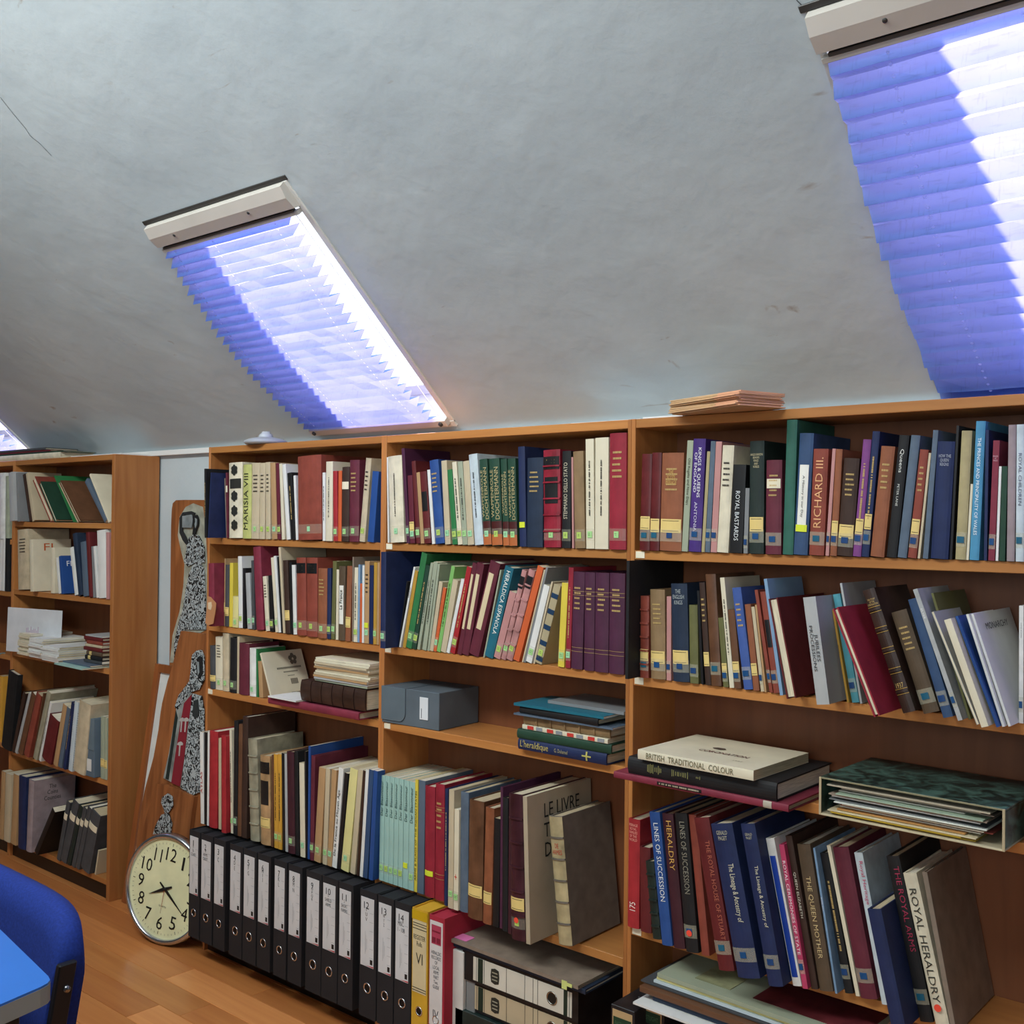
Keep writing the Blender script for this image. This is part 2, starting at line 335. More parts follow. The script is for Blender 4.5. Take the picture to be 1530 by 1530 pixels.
def parse_rows(txt):
    out = []
    for ln in txt.strip().splitlines():
        ln = ln.strip()
        if not ln: continue
        T = None
        if '#' in ln: ln, T = ln.split('#', 1)
        f = ln.split(); bl, br, tl, ty = map(float, f[:4]); opts = set(); p = None; sh = 0
        for s in f[6:]:
            if s.startswith('p='): p = float(s[2:])
            elif s.startswith('d='): opts.add(s)
            else: opts.add(s)
        out.append([bl, br, tl, ty, f[4], f[5] == 'h', opts, p, T])
    return out
ORD = ['first', 'second', 'third', 'fourth', 'fifth', 'sixth', 'seventh', 'eighth', 'ninth', 'tenth', 'eleventh', 'twelfth', 'thirteenth', 'fourteenth', 'fifteenth', 'sixteenth', 'seventeenth', 'eighteenth', 'nineteenth', 'twentieth']
def build_row(parts, zs, y0, p0, where, xmin, xmax, dmax, tilt=0):
    """parts: list of (zoom x0,y0,scale,text)"""
    B = []
    for ox, oy, s, txt in parts:
        for bl, br, tl, ty, colr, hard, opts, p, T in parse_rows(txt):
            p = p0 if p is None else p; y = y0-p
            xb = xat(ox+bl/s, y, zs); xr = xat(ox+br/s, y, zs)
            t = ony(ox+tl/s, oy+ty/s, y)
            th = math.atan2(t.x-xb, t.z-zs); h = math.hypot(t.x-xb, t.z-zs)
            # ignore tiny lean
            if abs(th) < math.radians(1.0): th *= .5
            w = (xr-xb)*math.cos(th)
            B.append(dict(x=xb, w=w, th=th, h=h, p=p, c=colr, hard=hard, o=opts, T=T, y=y))
    # keep neighbours apart
    for it in range(3):
        for a, b in zip(B, B[1:]):
            m = min(a['h'], b['h'])*.98
            dv = max((a['x']+a['w']/math.cos(a['th'])+z*math.tan(a['th']))-(b['x']+z*math.tan(b['th'])) for z in (0, m))+.0008
            if dv > 0:
                a['w'] = max(.004, a['w']-dv*.5); b['x'] += dv*.5; b['w'] = max(.004, b['w']-dv*.5)
    res = []
    for i, b in enumerate(B):
        # keep between the side panels (books standing proud of the case front may pass them)
        if b['p'] < .02:
            lean = max(0, -math.tan(b['th'])*b['h'])
            if b['x']-lean < xmin+.001: b['x'] = xmin+.001+lean
            rt = b['x']+b['w']+max(0, math.tan(b['th'])*b['h'])
            if xmax and rt > xmax-.001: b['x'] -= rt-xmax+.001
    for i, b in enumerate(B):
        rng = random.Random(i*97+int(zs*1000))
        d = None
        for s in b['o']:
            if s.startswith('d='): d = float(s[2:])
        if d is None: d = min(b['h']*rng.uniform(.66, .74), dmax+b['p'])
        if b['p'] >= .02 and (b['x'] < xmin or (xmax and b['x']+b['w'] > xmax)): d = min(d, b['p']-.002)
        d = max(d, .02)
        root, P, bulge = make_book(max(.003, b['w']), d, b['h'], b['c'], b['hard'], b['o'], rng)
        root.location = (b['x'], b['y'], zs+.0006+(max(.003, b['w'])*math.sin(b['th']) if b['th'] > 0 else 0))
        root.rotation_euler = (0, b['th'], 0)
        w, h = b['w'], b['h']
        names = []
        if b['T']:
            for seg in b['T'].split('~'):
                f = seg.split(';'); body = f[0].strip().replace('|', '\n'); dr = f[1].strip(); hx = f[2].strip(); za, zb = float(f[3]), float(f[4]); fr = float(f[5]) if len(f) > 5 else .7; xc = float(f[6]) if len(f) > 6 else .5
                side = len(f) > 7
                zc = h*(za+zb)/2
                if dr == 'r':   # on the right hand cover
                    dd = d
                    lettering('cover_lettering', body, mat(hx, 'ink'), root, (lambda a, q, W=w, Z=zc, D=dd, X=xc: (W+.0006, D*X+a, Z+q)), dd*fr, h*(zb-za), 'h')
                    names.append(body.replace('\n', ' ')); continue
                pl = (lambda a, q, Z=zc, X=w*xc: P(min(w, max(0, X+a)), Z+q, .0022 if ('W' in b['o']) else .0012))
                if dr == 'h': lettering('spine_lettering', body, mat(hx, 'ink'), root, pl, w*fr, h*(zb-za), 'h')
                else: lettering('spine_lettering', body, mat(hx, 'ink'), root, pl, h*(zb-za), w*fr, dr)
                names.append(body.replace('\n', ' '))
        res.append((root, b, names))
    # labels
    hm = sorted(b['h'] for b in B)[len(B)//2]
    def short(b):
        return PAL[b['c']][1]+(' hardback' if b['hard'] else ' paperback')
    for i, (root, b, names) in enumerate(res):
        adj = []
        if abs(b['th']) > math.radians(7): adj.append('leaning')
        if b['h'] > hm*1.15: adj.append('tall')
        elif b['h'] < hm*.85: adj.append('short')
        if b['w'] > .036: adj.append('thick')
        elif b['w'] < .011: adj.append('thin')
        base = ' '.join(adj[:2]+[short(b)])
        nm = ''
        if names:
            t = max(names, key=len); ws = [q for q in t.split() if len(q) > 1 and q not in ('PAGET', 'GERALD')][:3]
            if ws and len(' '.join(ws)) > 3: nm = ' titled '+' '.join(ws)
        extra = ''
        if not nm:
            if 'R' in b['o']: extra = ' with raised bands'
            elif 'C' in b['o']: extra = ' with cream label'
            elif 'S' in b['o']: extra = ' with cream strip'
            elif 'D' in b['o']: extra = ' with red dot'
            elif 'f' in b['o']: extra = ' pages outward'
        cands = []
        lft = short(B[i-1]) if i else None; rgt = short(B[i+1]) if i+1 < len(B) else None
        if nm: cands.append(base+nm+', '+where)
        if lft: cands.append(base+nm+extra+' right of '+lft+', '+where); cands.append(base+' right of '+lft+', '+where)
        if rgt: cands.append(base+nm+' left of '+rgt+', '+where)
        n = i if i < len(B)/2 else len(B)-1-i
        cands.append(base+', '+ORD[min(n, 19)]+(' from left, ' if i < len(B)/2 else ' from right, ')+where)
        lab = None
        for c in cands:
            if c not in USED and 4 <= len(c.split()) <= 16: lab = c; break
        if lab is None: lab = cands[-1]
        tag(root, lab, 'book', 'books on the '+where)
    return res
# ---------------------------------------------------------------- the rows of books (measured spine corners)
CD = .162   # clear depth of a shelf
X1, X2, X3, HT = .7862, 1.5624, 2.3545, 1.546
XA, YA, WA = -.601, .0166, .7675
S1, S2, S3, SC4, SD4, S0 = 1.2668, 1.0004, .804, .3985, .4736, .0727
build_row([(300, 640, 4.782, '''
27 44 25 290 black h p=.055 o
46 112 66 318 navy h p=.050
120 160 106 360 taupe h
163 197 156 320 maroon h w
204 300 203 250 cream h m
300 360 302 262 lime h #MARISIA VIII;u;2a2a20;.12;.88;.5
362 416 367 250 beige p G b
418 460 420 250 beige p G b
463 503 460 245 beige p G b
506 546 492 250 tan p G
549 575 536 252 maroon p G
577 606 558 255 cream p
609 640 576 262 white p
645 678 618 322 black p o
680 695 662 340 white t
699 866 694 205 brick h G
871 890 870 318 white p o
892 942 895 240 cream p o
946 979 942 308 red h G
981 1004 982 305 orange p
1006 1058 1012 278 dbrown h G w
1062 1130 1065 230 maroon h G b
1134 1172 1182 218 beige h G b
1192 1236 1228 312 blue p
''')], S1, 0, .004, 'top shelf of left bay', .006, X1-.006, CD)
build_row([(300, 640, 4.782, '''
58 130 55 965 wine h p=.035
135 164 137 930 tan h C
166 200 172 975 dgrey h C
203 226 207 962 yellow p
228 268 230 1200 lemon p G
270 299 264 915 white p G
301 325 301 1000 black p
328 366 313 1035 lgrey p G
368 391 360 945 dgrey p G
394 452 370 850 wine h
466 493 443 1060 cream p G b
495 525 482 1052 black p G
530 554 497 925 cream p G
556 573 520 915 white p
576 586 545 920 black p
588 604 555 852 beige p
606 641 587 945 dbrown h C
643 660 632 960 black p
663 687 650 978 white p G
689 756 684 925 brick h G K
758 834 758 925 brick h G K
836 900 838 1000 rust h G b
902 928 904 1000 navy h G
931 960 945 950 olive p G
961 982 968 1010 cream p
984 1030 987 985 obrown h W #La France;u;30302c;.42;.68;.45
1032 1073 1047 985 rust h C
1075 1090 1076 920 taupe p
1092 1117 1100 995 cream p G o
1119 1133 1128 975 lblue p
1135 1150 1136 1110 orange p
1151 1165 1153 980 white p
1168 1200 1172 950 tan p G Y b
1202 1228 1207 980 navy p
1232 1254 1238 960 ochre p G
1256 1272 1262 960 tan p
''')], S2, 0, .002, 'second shelf of left bay', .006, X1-.006, CD)
build_row([(300, 920, 3.825, '''
52 84 50 170 dgrey h C
86 125 85 120 cream p G b
127 162 126 100 beige h G
165 204 170 125 black h G
206 217 208 120 beige p
219 275 221 155 maroon h
280 316 280 185 white h G
318 330 316 190 green p
333 372 325 260 tan p
385 412 322 215 cream p d=.145 z
''')], S3, 0, -.002, 'third shelf of left bay', .006, X1-.006, CD)
build_row([(300, 920, 3.825, '''
0 19 -6 665 white p p=.03 d=.1 #ATLAS;u;b02c2c;.3;.6;.6
20 34 20 665 black p p=.03
35 45 37 660 white p p=.03
47 95 50 655 red h p=.03
100 116 100 700 beige p
119 157 118 685 red h p=.04
160 184 152 650 cream p G o
186 208 188 600 black h G
210 231 218 620 brown h
232 271 243 575 dbrown h d=.17
276 336 262 700 vellum h d=.165 R
345 400 340 795 tan h K k C lea
402 416 403 795 brown h
418 441 415 790 gold p G o
442 465 440 790 gold p G o
467 482 460 785 black p
484 498 478 790 lgrey p
500 540 492 775 dmaroon h G
542 562 535 775 black h
570 597 563 840 cream p G
599 608 593 775 black p
610 622 614 745 blue p
624 645 634 800 maroon h G
647 689 677 868 tan p G
691 720 710 870 beige p G
722 748 750 880 tan p G
750 776 790 870 white p #De la France au Moyen Age;u;20201e;.12;.78;.6
778 798 822 900 black p
801 848 855 875 lemon p G
850 884 896 880 beige p
886 904 925 885 dbrown p
907 925 943 880 white p
926 954 962 880 steel p
956 982 985 885 blue p
''')], SC4, 0, .028, 'fourth shelf of left bay', -.06, X1-.006, CD)
build_row([(560, 630, 3.923, '''
76 88 70 210 white p
90 180 74 208 cream h G o
182 205 151 160 plum p G
208 239 192 318 maroon p G C
241 268 212 235 dred h G
270 290 244 300 tan p
292 331 264 298 dred h k G
336 354 307 285 white p
357 410 320 232 blue h G b
413 449 390 232 beige p G
453 485 421 285 green p G
488 514 453 240 cream p G o
516 544 486 238 sage p G o
546 582 517 235 beige p G
588 638 551 197 pale h o
641 687 613 225 wgreen h p G #WAPPENROLLE|DOCHTERMANN;u;b8a878;.30;.90;.80
690 750 670 222 wgreen h p G #WAPPENROLLE|DOCHTERMANN;u;b8a878;.30;.90;.80
755 790 738 222 wgreen h p G #WAPPENROLLE|DOCHTERMANN;u;b8a878;.30;.90;.80
792 837 779 220 wgreen h p G #WAPPENROLLE|DOCHTERMANN;u;b8a878;.30;.90;.80
850 889 840 150 navy h Y
892 985 894 215 inky h b
992 1090 988 170 crimson h R K k G
1097 1150 1097 175 black h G #STEMMARIO DELLO STATO;u;c8c0a8;.30;.88;.42
1155 1170 1150 210 rose p
1172 1234 1160 178 ctan h G
1240 1287 1236 105 cream p G o
1291 1368 1290 98 cream p o
1375 1472 1377 72 crimson h G b
''')], S1, 0, .004, 'top shelf of middle bay', X1+.004, X2-.006, CD)
build_row([(560, 810, 3.923, '''
32 94 35 58 navy h G p=.045
105 122 155 230 black p G
124 156 210 148 white p #VENECI;u;2a2a2a;.52;.84;.62
159 181 232 170 ochre p
183 216 276 70 green h G
218 244 300 140 dgreen h G o
246 270 326 125 sage p o
272 304 340 120 sage p o
306 320 368 130 sage p
322 342 378 235 beige p
344 361 402 270 orange p G
363 384 450 145 lgreen p o
386 417 458 225 beige p
420 439 508 220 white p
441 475 540 150 red p G o
478 508 570 128 maroon h S
510 550 602 130 maroon h S
553 622 680 128 maroon h S
626 640 725 165 sage p G
642 695 764 155 teal h #HERALDICA ESPANOLA;d;e4e8e0;.26;.96;.42;.62
698 736 792 300 rose p G
741 768 865 170 rose h K G R
771 808 906 170 rose h K G R
812 854 956 150 orange p
856 868 985 165 beige p
870 884 1002 150 grey p
886 924 992 260 white p G
926 938 1032 235 beige p
941 988 1052 258 parch p v G
1066 1111 1090 240 yellow p G
1116 1146 1136 150 crimson h G o
1150 1218 1165 175 plum h n b
1225 1285 1232 178 plum h n b
1289 1368 1295 180 plum h n b
1372 1460 1380 182 plum h n b
''')], S2, 0, .002, 'second shelf of middle bay', X1+.004, X2-.004, CD)
build_row([(560, 1130, 3.923, '''
25 51 37 110 mint p G #Der Blasonneur;u;2c4a48;.62;.95;.5
52 79 62 113 mint p G #Der Blasonneur;u;2c4a48;.62;.95;.5
80 106 90 120 mint p G #Der Blasonneur;u;2c4a48;.62;.95;.5
108 134 118 125 mint p G #Der Blasonneur;u;2c4a48;.62;.95;.5
136 162 144 132 mint p G #Der Blasonneur;u;2c4a48;.62;.95;.5
164 194 174 140 mint p Y #Der Blasonneur;u;2c4a48;.62;.95;.5
196 228 206 148 mint p G #Der Blasonneur;u;2c4a48;.62;.95;.5
230 247 236 135 yellow p #ARMS & FLAGS OF THE INDIAN STATES;u;3a3a20;.03;.97;.6
249 288 263 140 slate p
291 350 292 170 crimson h Y
353 405 356 158 crimson h n b
407 424 412 190 navy h o p=.03
429 458 436 195 beige p G p=.035
461 492 468 310 cream p G p=.035 #+;h;d03c2c;.30;.36;.5
495 545 500 205 slate h p=.03
546 630 560 252 brown h lea C p=.045
634 684 652 298 rust h lea C p=.05
690 728 702 362 black p p=.05
731 746 733 180 plum h p=.05
748 778 746 240 black h p=.055
781 800 785 225 dmaroon h p=.06
804 884 788 215 dmaroon h R C D G p=.075
888 912 868 235 greige p p=.078 d=.235 #LE LIVRE|TO|DV;r;2a2824;.55;.92;.56;.52
1082 1160 1022 348 umber h q R p=.03 d=.18 #DE|ARMES;h;b04030;.70;.79;.7
''')], SC4, 0, .012, 'fourth shelf of middle bay', X1+.004, X2-.006, CD)
build_row([(930, 590, 4.935, '''
127 200 147 440 dred h C B lea
202 270 222 430 dred h C B lea
276 434 296 435 rust h C B b #THE|SCOTS|PEERAGE;h;d0a860;.66;.84;.5
437 484 480 340 sage p #Old Regalia and New Days;d;3a4030;.42;.84;.5
486 578 523 330 purple h B #KINGS & QUEENS|OF ENGLAND;d;e8e4ee;.48;.92;.55~ANTONIA;d;c8c0d8;.18;.44;.25
583 606 625 420 khaki p
608 645 652 345 slate h B
650 694 690 348 rose p B
697 780 742 378 cream h b
790 884 820 520 black p #ROYAL BASTARDS;d;d8dcdc;.14;.70;.34
891 928 906 690 grey p B
931 1042 934 345 bgreen h C B #ANGLO-SAXON|BISHOPS|KINGS|AND|NOBLES;h;c2b690;.70;.95;.86
1056 1170 1066 485 maroon h B w b
1183 1258 1215 190 sea h
1262 1364 1310 290 steel h W Y #A History in our Day;d;50504c;.30;.66;.2
1377 1485 1412 405 brick h B #RICHARD III.;u;e0a878;.26;.92;.5
'''), (1220, 590, 4.935, '''
66 94 118 400 rose p B
96 148 140 405 rust h C B
152 264 206 475 dbrown h B C b
268 327 346 335 violet h B C o
332 385 415 275 navy h B C o
398 498 480 388 rust h b
517 590 612 305 black h #PETER LANE;d;c8c8c0;.42;.60;.22~Queens;d;d8d8d0;.66;.92;.42
598 664 700 305 slate h
674 738 765 410 brick h C B b
743 762 826 432 beige p
778 828 855 265 slate h
836 974 888 352 navy h #HOW THE|QUEEN|REIGNS;h;a8acb8;.78;.90;.7
978 990 1030 230 black p
1024 1100 1072 270 khaki h B
1103 1113 1136 660 cream p
1116 1214 1166 200 sky h #THE PRINCES AND PRINCIPALITY OF WALES;d;e4eef0;.18;.88;.36
1217 1256 1240 262 navy h
1266 1314 1304 340 wine h B #PRINCES|OF|WALES;h;d8b0b8;.76;.94;.8
1319 1335 1345 530 white p
1338 1394 1358 530 dgreen h
1397 1462 1420 225 mauve h
1466 1528 1476 222 pale h B #ROYAL CHILDREN;d;5a5e70;.38;.82;.4
''')], S1, 0, .004, 'top shelf of right bay', X2+.004, X3-.006, CD)
build_row([(930, 820, 4.935, '''
20 84 36 90 black h p=.05 d=.21
89 200 90 345 brick h R C B lea p=.008
205 319 198 300 ctan h C B b
326 364 323 352 rose p B
371 495 353 258 inky h C B #THE|ENGLISH|KINGS;h;a8b0b0;.78;.95;.7
500 569 492 415 olive h B
572 604 542 310 black p B
607 654 560 250 dbrown h C b
657 735 613 190 brown h B lea
741 785 702 510 olive p B C
789 824 717 215 cream p o
827 884 777 450 brown h C B
891 964 802 290 royal h B b
967 1015 902 412 rust h C
1018 1046 946 430 beige p B
1048 1064 976 415 tan p B
1066 1110 955 305 brick h B
1116 1160 1015 320 brick h B k
1162 1186 1042 225 lblue p p=.02
1212 1284 1076 372 dred h f p=.05 d=.2
1434 1590 1332 362 lgrey p p=.07 d=.2 #JUBILEES|PROCESSIONS;d;3a3a3c;.26;.78;.6
'''), (1220, 840, 4.935, '''
166 240 56 350 ochre p p=.01 #PROGRAMME;d;5a4420;.30;.85;.3;.3
246 318 104 240 aqua h B
322 348 172 158 lgrey p
351 384 90 362 black p p=.05
424 474 118 348 crimson h f p=.12 d=.27
640 740 340 215 dbrown h Rg R p=.05 #THE STORY|OF THE|CORONATION;h;c8a868;.84;.95;.85~1937;h;c8a868;.19;.24;.6
792 920 552 376 obrown h B b p=.03
936 1026 675 280 steel h B p=.045
1032 1092 700 205 lgrey h B p=.055 #SILVER;d;e8e8e8;.70;.92;.4
1112 1150 835 232 olive p p=.03
1166 1202 832 370 lgrey p f p=.07
1217 1300 940 430 cream p p=.09
1304 1352 1000 402 blue p p=.07
1370 1394 1102 388 white p p=.06
1398 1430 1122 385 white p p=.05 d=.2 #MONARCHY;r;404048;.84;.90;.6;.5
1440 1524 1440 320 white h B #DAVID ROGERS;d;6a6a66;.66;.92;.25
''')], S2, 0, .004, 'second shelf of right bay', X2+.004, X3-.004, CD)
build_row([(920, 1180, 4.371, '''
78 152 86 185 red h p=.008 #PEERAGE|ROYAL|FAMILIES|OF THE|WORLD;h;e8a090;.80;.96;.72~175;u;f0d8d0;.16;.24;.5
164 236 157 370 dred h p=.012
240 298 192 465 bgreen h R p=.03
304 374 220 145 blue h p=.044 #LINES OF SUCCESSION;d;d8dce0;.33;.92;.42;.6
380 454 302 155 dmaroon h p=.04 #HERALDRY;d;c89a50;.58;.95;.42;.6
461 550 386 150 black h p=.04 D B #LINES OF SUCCESSION;d;8a8678;.42;.94;.4;.6
555 614 468 160 brick h p=.035
676 780 512 185 dred h B p=.075 #THE ROYAL HOUSE OF STUART;d;a85c48;.20;.85;.26;.7
800 950 622 225 navy h B p=.08 #GERALD|PAGET;h;b8b49c;.89;.96;.5~The Lineage & Ancestry of;d;d0ccb4;.36;.74;.3;.62
1000 1118 816 225 navy h B p=.075 #GERALD|PAGET;h;b8b49c;.89;.96;.5~The Lineage & Ancestry of;d;d0ccb4;.36;.74;.3;.62
1140 1218 962 315 white h p=.045 u
1222 1266 1066 360 pink h B p=.045 #ROYAL CEREMONIES OF STATE;d;f0dce0;.20;.92;.55
1270 1326 1100 300 dbrown h p=.035 #QUEEN ELIZABETH;d;c8c4b4;.30;.92;.42
1331 1426 1182 355 obrown h p=.03 #THE QUEEN MOTHER;d;c8b080;.22;.78;.4;.5
'''), (1220, 1180, 4.371, '''
119 158 -26 382 lblue h p=.025 #ROYAL WAY;d;e8e8f0;.32;.90;.5
166 244 2 410 black h B p=.01 o
257 284 66 366 cream p p=.01
292 402 106 376 maroon h B p=.01
428 486 246 412 pale h p=.01 #Royal Heritage;d;c05070;.64;.96;.5;.6
492 618 332 780 navy h p=.09 d=.16
650 768 430 430 black h B p=.03 #THE ROYAL ARMS;d;9a2c48;.42;.94;.4;.65
786 880 566 545 cream h D p=.04 #ROYAL HERALDRY;d;3a3830;.17;.90;.52
884 918 690 540 taupe h p=.04 d=.2
''')], SD4, 0, .03, 'fourth shelf of right bay', X2+.004, X3-.006, CD)
AL, AR = XA-WA+.012, XA-.022
build_row([(0, 660, 6.378, '''
96 152 82 298 lgrey p p=.03
156 200 140 300 grey p p=.02
270 304 205 322 dbrown h
310 340 246 312 beige p
480 520 312 372 brick h f
524 550 372 405 dgreen h f
700 722 514 330 green p
724 744 545 400 beige p
748 778 560 392 brown h f
1000 1042 810 390 slate p
1046 1062 862 320 cream p
''')], 1.3057, YA, .003, 'top shelf of far left case', AL, AR, CD)
build_row([(0, 660, 6.378, '''
175 278 168 842 beige h b
290 322 280 935 cream p p=.02 d=.15 #FI;r;c05a2c;.78;.92;.3;.4
485 520 486 1010 cream p
560 580 532 1110 white p
586 612 560 1095 blue p d=.12 #FLAGS;r;e0e0e8;.72;.86;.7;.5
714 746 666 1015 white p
750 792 692 885 inky h
796 846 768 960 slate p
850 884 818 868 dred h
888 912 870 1000 grey p
914 942 884 1000 white p
946 1026 925 850 white p
1028 1056 1030 865 rose p
''')], 1.0415, YA, .003, 'second shelf of far left case', AL, AR, CD)
build_row([(0, 880, 5.467, '''
12 88 72 690 black h p=.02
96 118 190 855 dbrown h
122 144 236 860 lgrey p
148 188 256 865 brown h
196 252 300 872 brick h
255 270 340 850 brown p
272 310 386 852 vellum h
314 336 404 930 white p o
342 428 408 1070 dred h
432 470 512 952 tan p
474 506 548 975 slate p
510 546 582 932 navy h o
550 588 602 922 pale p
598 690 652 930 beige h
822 850 824 1040 sage p C p=.0
856 884 858 1050 sage p C p=.0
''')], .415, YA, .022, 'fourth shelf of far left case', AL, AR, CD)
build_row([(0, 1120, 6.375, '''
-8 28 15 205 tan p
36 90 56 225 beige p
100 158 131 235 tan p
166 240 176 240 navy h
250 300 277 285 mauve h d=.16 #The|Coins|Counties;r;3a3634;.70;.92;.4;.45
330 368 500 590 black p
540 574 636 500 dgrey h w p=.012
578 636 700 505 dgrey h w p=.012
640 676 760 545 bgreen h w p=.012
680 716 792 560 dgrey h w p=.012
720 758 838 560 dgrey h w p=.012
770 862 878 610 dgrey h w p=.012
896 912 930 960 beige p p=.0
''')], S0, YA, .035, 'bottom shelf of far left case', AL, AR, CD)
# ---------------------------------------------------------------- other books and objects resting in the cases
def lying(x0, x1, yf, dep, z0, th, colr, hard, label, cat='book', group=None, opts=(), rz=0.0, name='book', T=None, tilt=0.0):
    """a book lying flat with its spine to the room; x0..x1 front corners"""
    L = x1-x0
    root, P, bulge = make_book(th, dep, L, colr, hard, set(opts), random.Random(int(x0*1e4)+int(z0*1e3)))
    root.name = name
    root.rotation_euler = (Matrix.Rotation(rz, 3, 'Z') @ Matrix.Rotation(tilt, 3, 'Y') @ Matrix.Rotation(math.pi/2, 3, 'Y')).to_euler()
    root.location = (x0, yf, z0+th+.0006+(max(0, math.sin(tilt))*L))
    if T:
        for body, dr, hx, za, zb, fr in T:
            lettering('spine_lettering', body, mat(hx, 'ink'), root, (lambda a, q, Z=L*(za+zb)/2: P(min(th, max(0, th/2+a)), Z+q, .0012)), L*(zb-za), th*fr, dr)
    tag(root, label, cat, group); return root
G3M = 'books stacked flat in the middle bay'
lying(1.268, 1.516, -.014, .168, S3, .0245, 'navy', True, 'dark navy book with gilt heraldry title, bottom of flat stack in middle bay', group=G3M, T=[("L'heraldique", 'u', 'b8a860', .03, .36, .8), ('G. Duhamel', 'u', 'a8a078', .43, .58, .34), ('+', 'u', 'b8b060', .74, .84, .8)])
lying(1.266, 1.528, -.016, .160, S3+.0255, .0205, 'dgreen', True, 'plain green book second from bottom of flat stack in middle bay', group=G3M, rz=.01)
lying(1.277, 1.520, -.012, .150, S3+.047, .010, 'cream', False, 'thin cream booklet with red and grey squares on spine, in flat stack', group=G3M, rz=-.02)
o = lying(1.280, 1.522, -.010, .160, S3+.058, .020, 'ctan', True, 'tan leather book with black and red spine panels in flat stack', group=G3M, opts=('lea', 'R'))
lying(1.262, 1.535, -.026, .170, S3+.079, .004, 'slate', False, 'thin grey folder poking left out of flat stack, middle bay', group=G3M, rz=.02, name='folder')
lying(1.276, 1.500, -.020, .160, S3+.084, .015, 'black', True, 'glossy black book with fine white lines near top of flat stack', group=G3M, rz=-.02)
lying(1.262, 1.515, -.026, .140, S3+.100, .006, 'teal', False, 'thin turquoise booklet on top of flat stack in middle bay', group=G3M)
lying(1.325, 1.540, .02, .135, S3+.107, .007, 'grey', False, 'thin grey paperback lying highest at the back of flat stack', group=G3M, rz=-.03)
# coloured squares on the cream booklet's spine
for o in [q for q in bpy.data.objects if q.get('label', '').startswith('thin cream booklet with red')]:
    for k in range(4):
        for j, (hx, dx) in enumerate((('c83c34', 0), ('8c9298', .026))):
            a = .016+k*.058+dx
            bm = bmesh.new(); box_bm(bm, .0012, .0088, -.0016, -.0004, a, a+.018); link('colour_square', fin(bm, 'colour_square'), mat(hx, 'paper'), o)
# archive box
def solid(name, x0, x1, y0, y1, z0, z1, hexc, kind, label, cat, rz=0, parts=None, group=None, bev=.0012):
    r = empty(name, (x0, y0, z0), (0, 0, rz)); box('body', 0, x1-x0, 0, y1-y0, 0, z1-z0, mat(hexc, kind), r, bev); tag(r, label, cat, group); return r
r = solid('archive_box', .797, .992, .0, .155, S3+.0006, S3+.094, '5a646c', 'card', 'blue grey cardboard archive box with rounded flap and white label', 'box', .06)
r.location.y = -.006
bm = bmesh.new(); prof = [(0, .0935), (.083, .0935), (.083, .03)]+[(.083-.022*(1-math.cos(a)), .008+.022*(1-math.sin(a))) for a in (0, .4, .8, 1.2, 1.57)]+[(0, .008)]
fl = prism('flap', prof, -.0028, -.0002, mat('5c6870', 'card'), r)
box('paper_label', .132, .160, -.0022, -.0002, .022, .078, mat('d9dde0', 'paper'), r, .0005)
bmx = bmesh.new(); box_bm(bmx, .138, .1395, -.0026, -.0021, .026, .05); link('pencil_note', fin(bmx, 'pencil_note'), mat('3a3c44', 'ink'), r)
box('lid_seam', .088, .0895, .0, .15, .0934, .0942, mat('3f4c58', 'card'), r, 0)
# left bay, third shelf
lying(.362, .742, -.040, .195, S3, .020, 'wine', True, 'wine red portfolio lying flat and overhanging third shelf of left bay', 'folder', name='portfolio', rz=.012)
lying(.375, .50, -.052, .10, S3+.0205, .004, 'white', False, 'white leaflet lying on the wine red portfolio', 'leaflet', name='leaflet')
lying(.497, .762, -.030, .185, S3+.0245, .056, 'dbrown', True, 'big brown leather folio with raised bands lying on red portfolio', 'book', opts=('R', 'lea'), name='folio')
for k in range(11):
    lying(.548+random.uniform(-.004, .004), .775-.006+random.uniform(-.006, .004), -.026+random.uniform(-.004, .004), .165, S3+.083+k*.0058, .0052, ['sage', 'lgrey', 'tan', 'beige', 'cream', 'beige', 'tan', 'cream', 'beige', 'cream', 'cream'][k], False,
          ['lowest', 'second lowest', 'third lowest', 'fourth lowest', 'fifth lowest', 'middle', 'fifth highest', 'fourth highest', 'third highest', 'second highest', 'topmost'][k]+' thin booklet of the pile on the brown leather folio', 'booklet', 'thin booklets piled on the leather folio', name='booklet', rz=random.uniform(-.02, .02))
# right bay, third shelf
r = lying(1.590, 1.975, -.092, .240, S3, .013, 'wine', True, 'flat wine red volume with black title strip under the black book', 'book', opts=(), name='book')
patch('title_strip', .013, .0017, .105, .205, mat('1a1718', 'paper'), r, off=.0003, th=.0005, x0=.25, x1=.75); bars(r, .013, .0017, .11, .2, 1, 'b8a890', vertical=True, off=.0012); patch('paper_label', .013, .0017, .335, .352, mat('b0a898', 'paper'), r, off=.0003, th=.0005)
lying(1.622, 1.950, -.086, .230, S3+.0135, .034, 'black', True, 'thick black book lying flat with gilt writing, right bay', 'book', rz=-.005)
r = [q for q in bpy.data.objects if q.get('label', '').startswith('thick black book lying flat')][0]
for a_, b_, s_ in ((.048, .083, .008), (.105, .142, .006), (.160, .170, .003)):
    bm = bmesh.new(); rr_ = random.Random(int(a_*1000)); z_ = a_
    while z_ < b_:
        t_ = s_*rr_.uniform(.5, 1.3); box_bm(bm, .017-t_, .017+t_*.8, -.0052, -.0044, z_, z_+.0012); z_ += rr_.uniform(.0028, .0048)
    link('gilt_writing', fin(bm, 'gilt_writing'), mat('8c8a58', 'ink'), r)['kind'] = 'stuff'
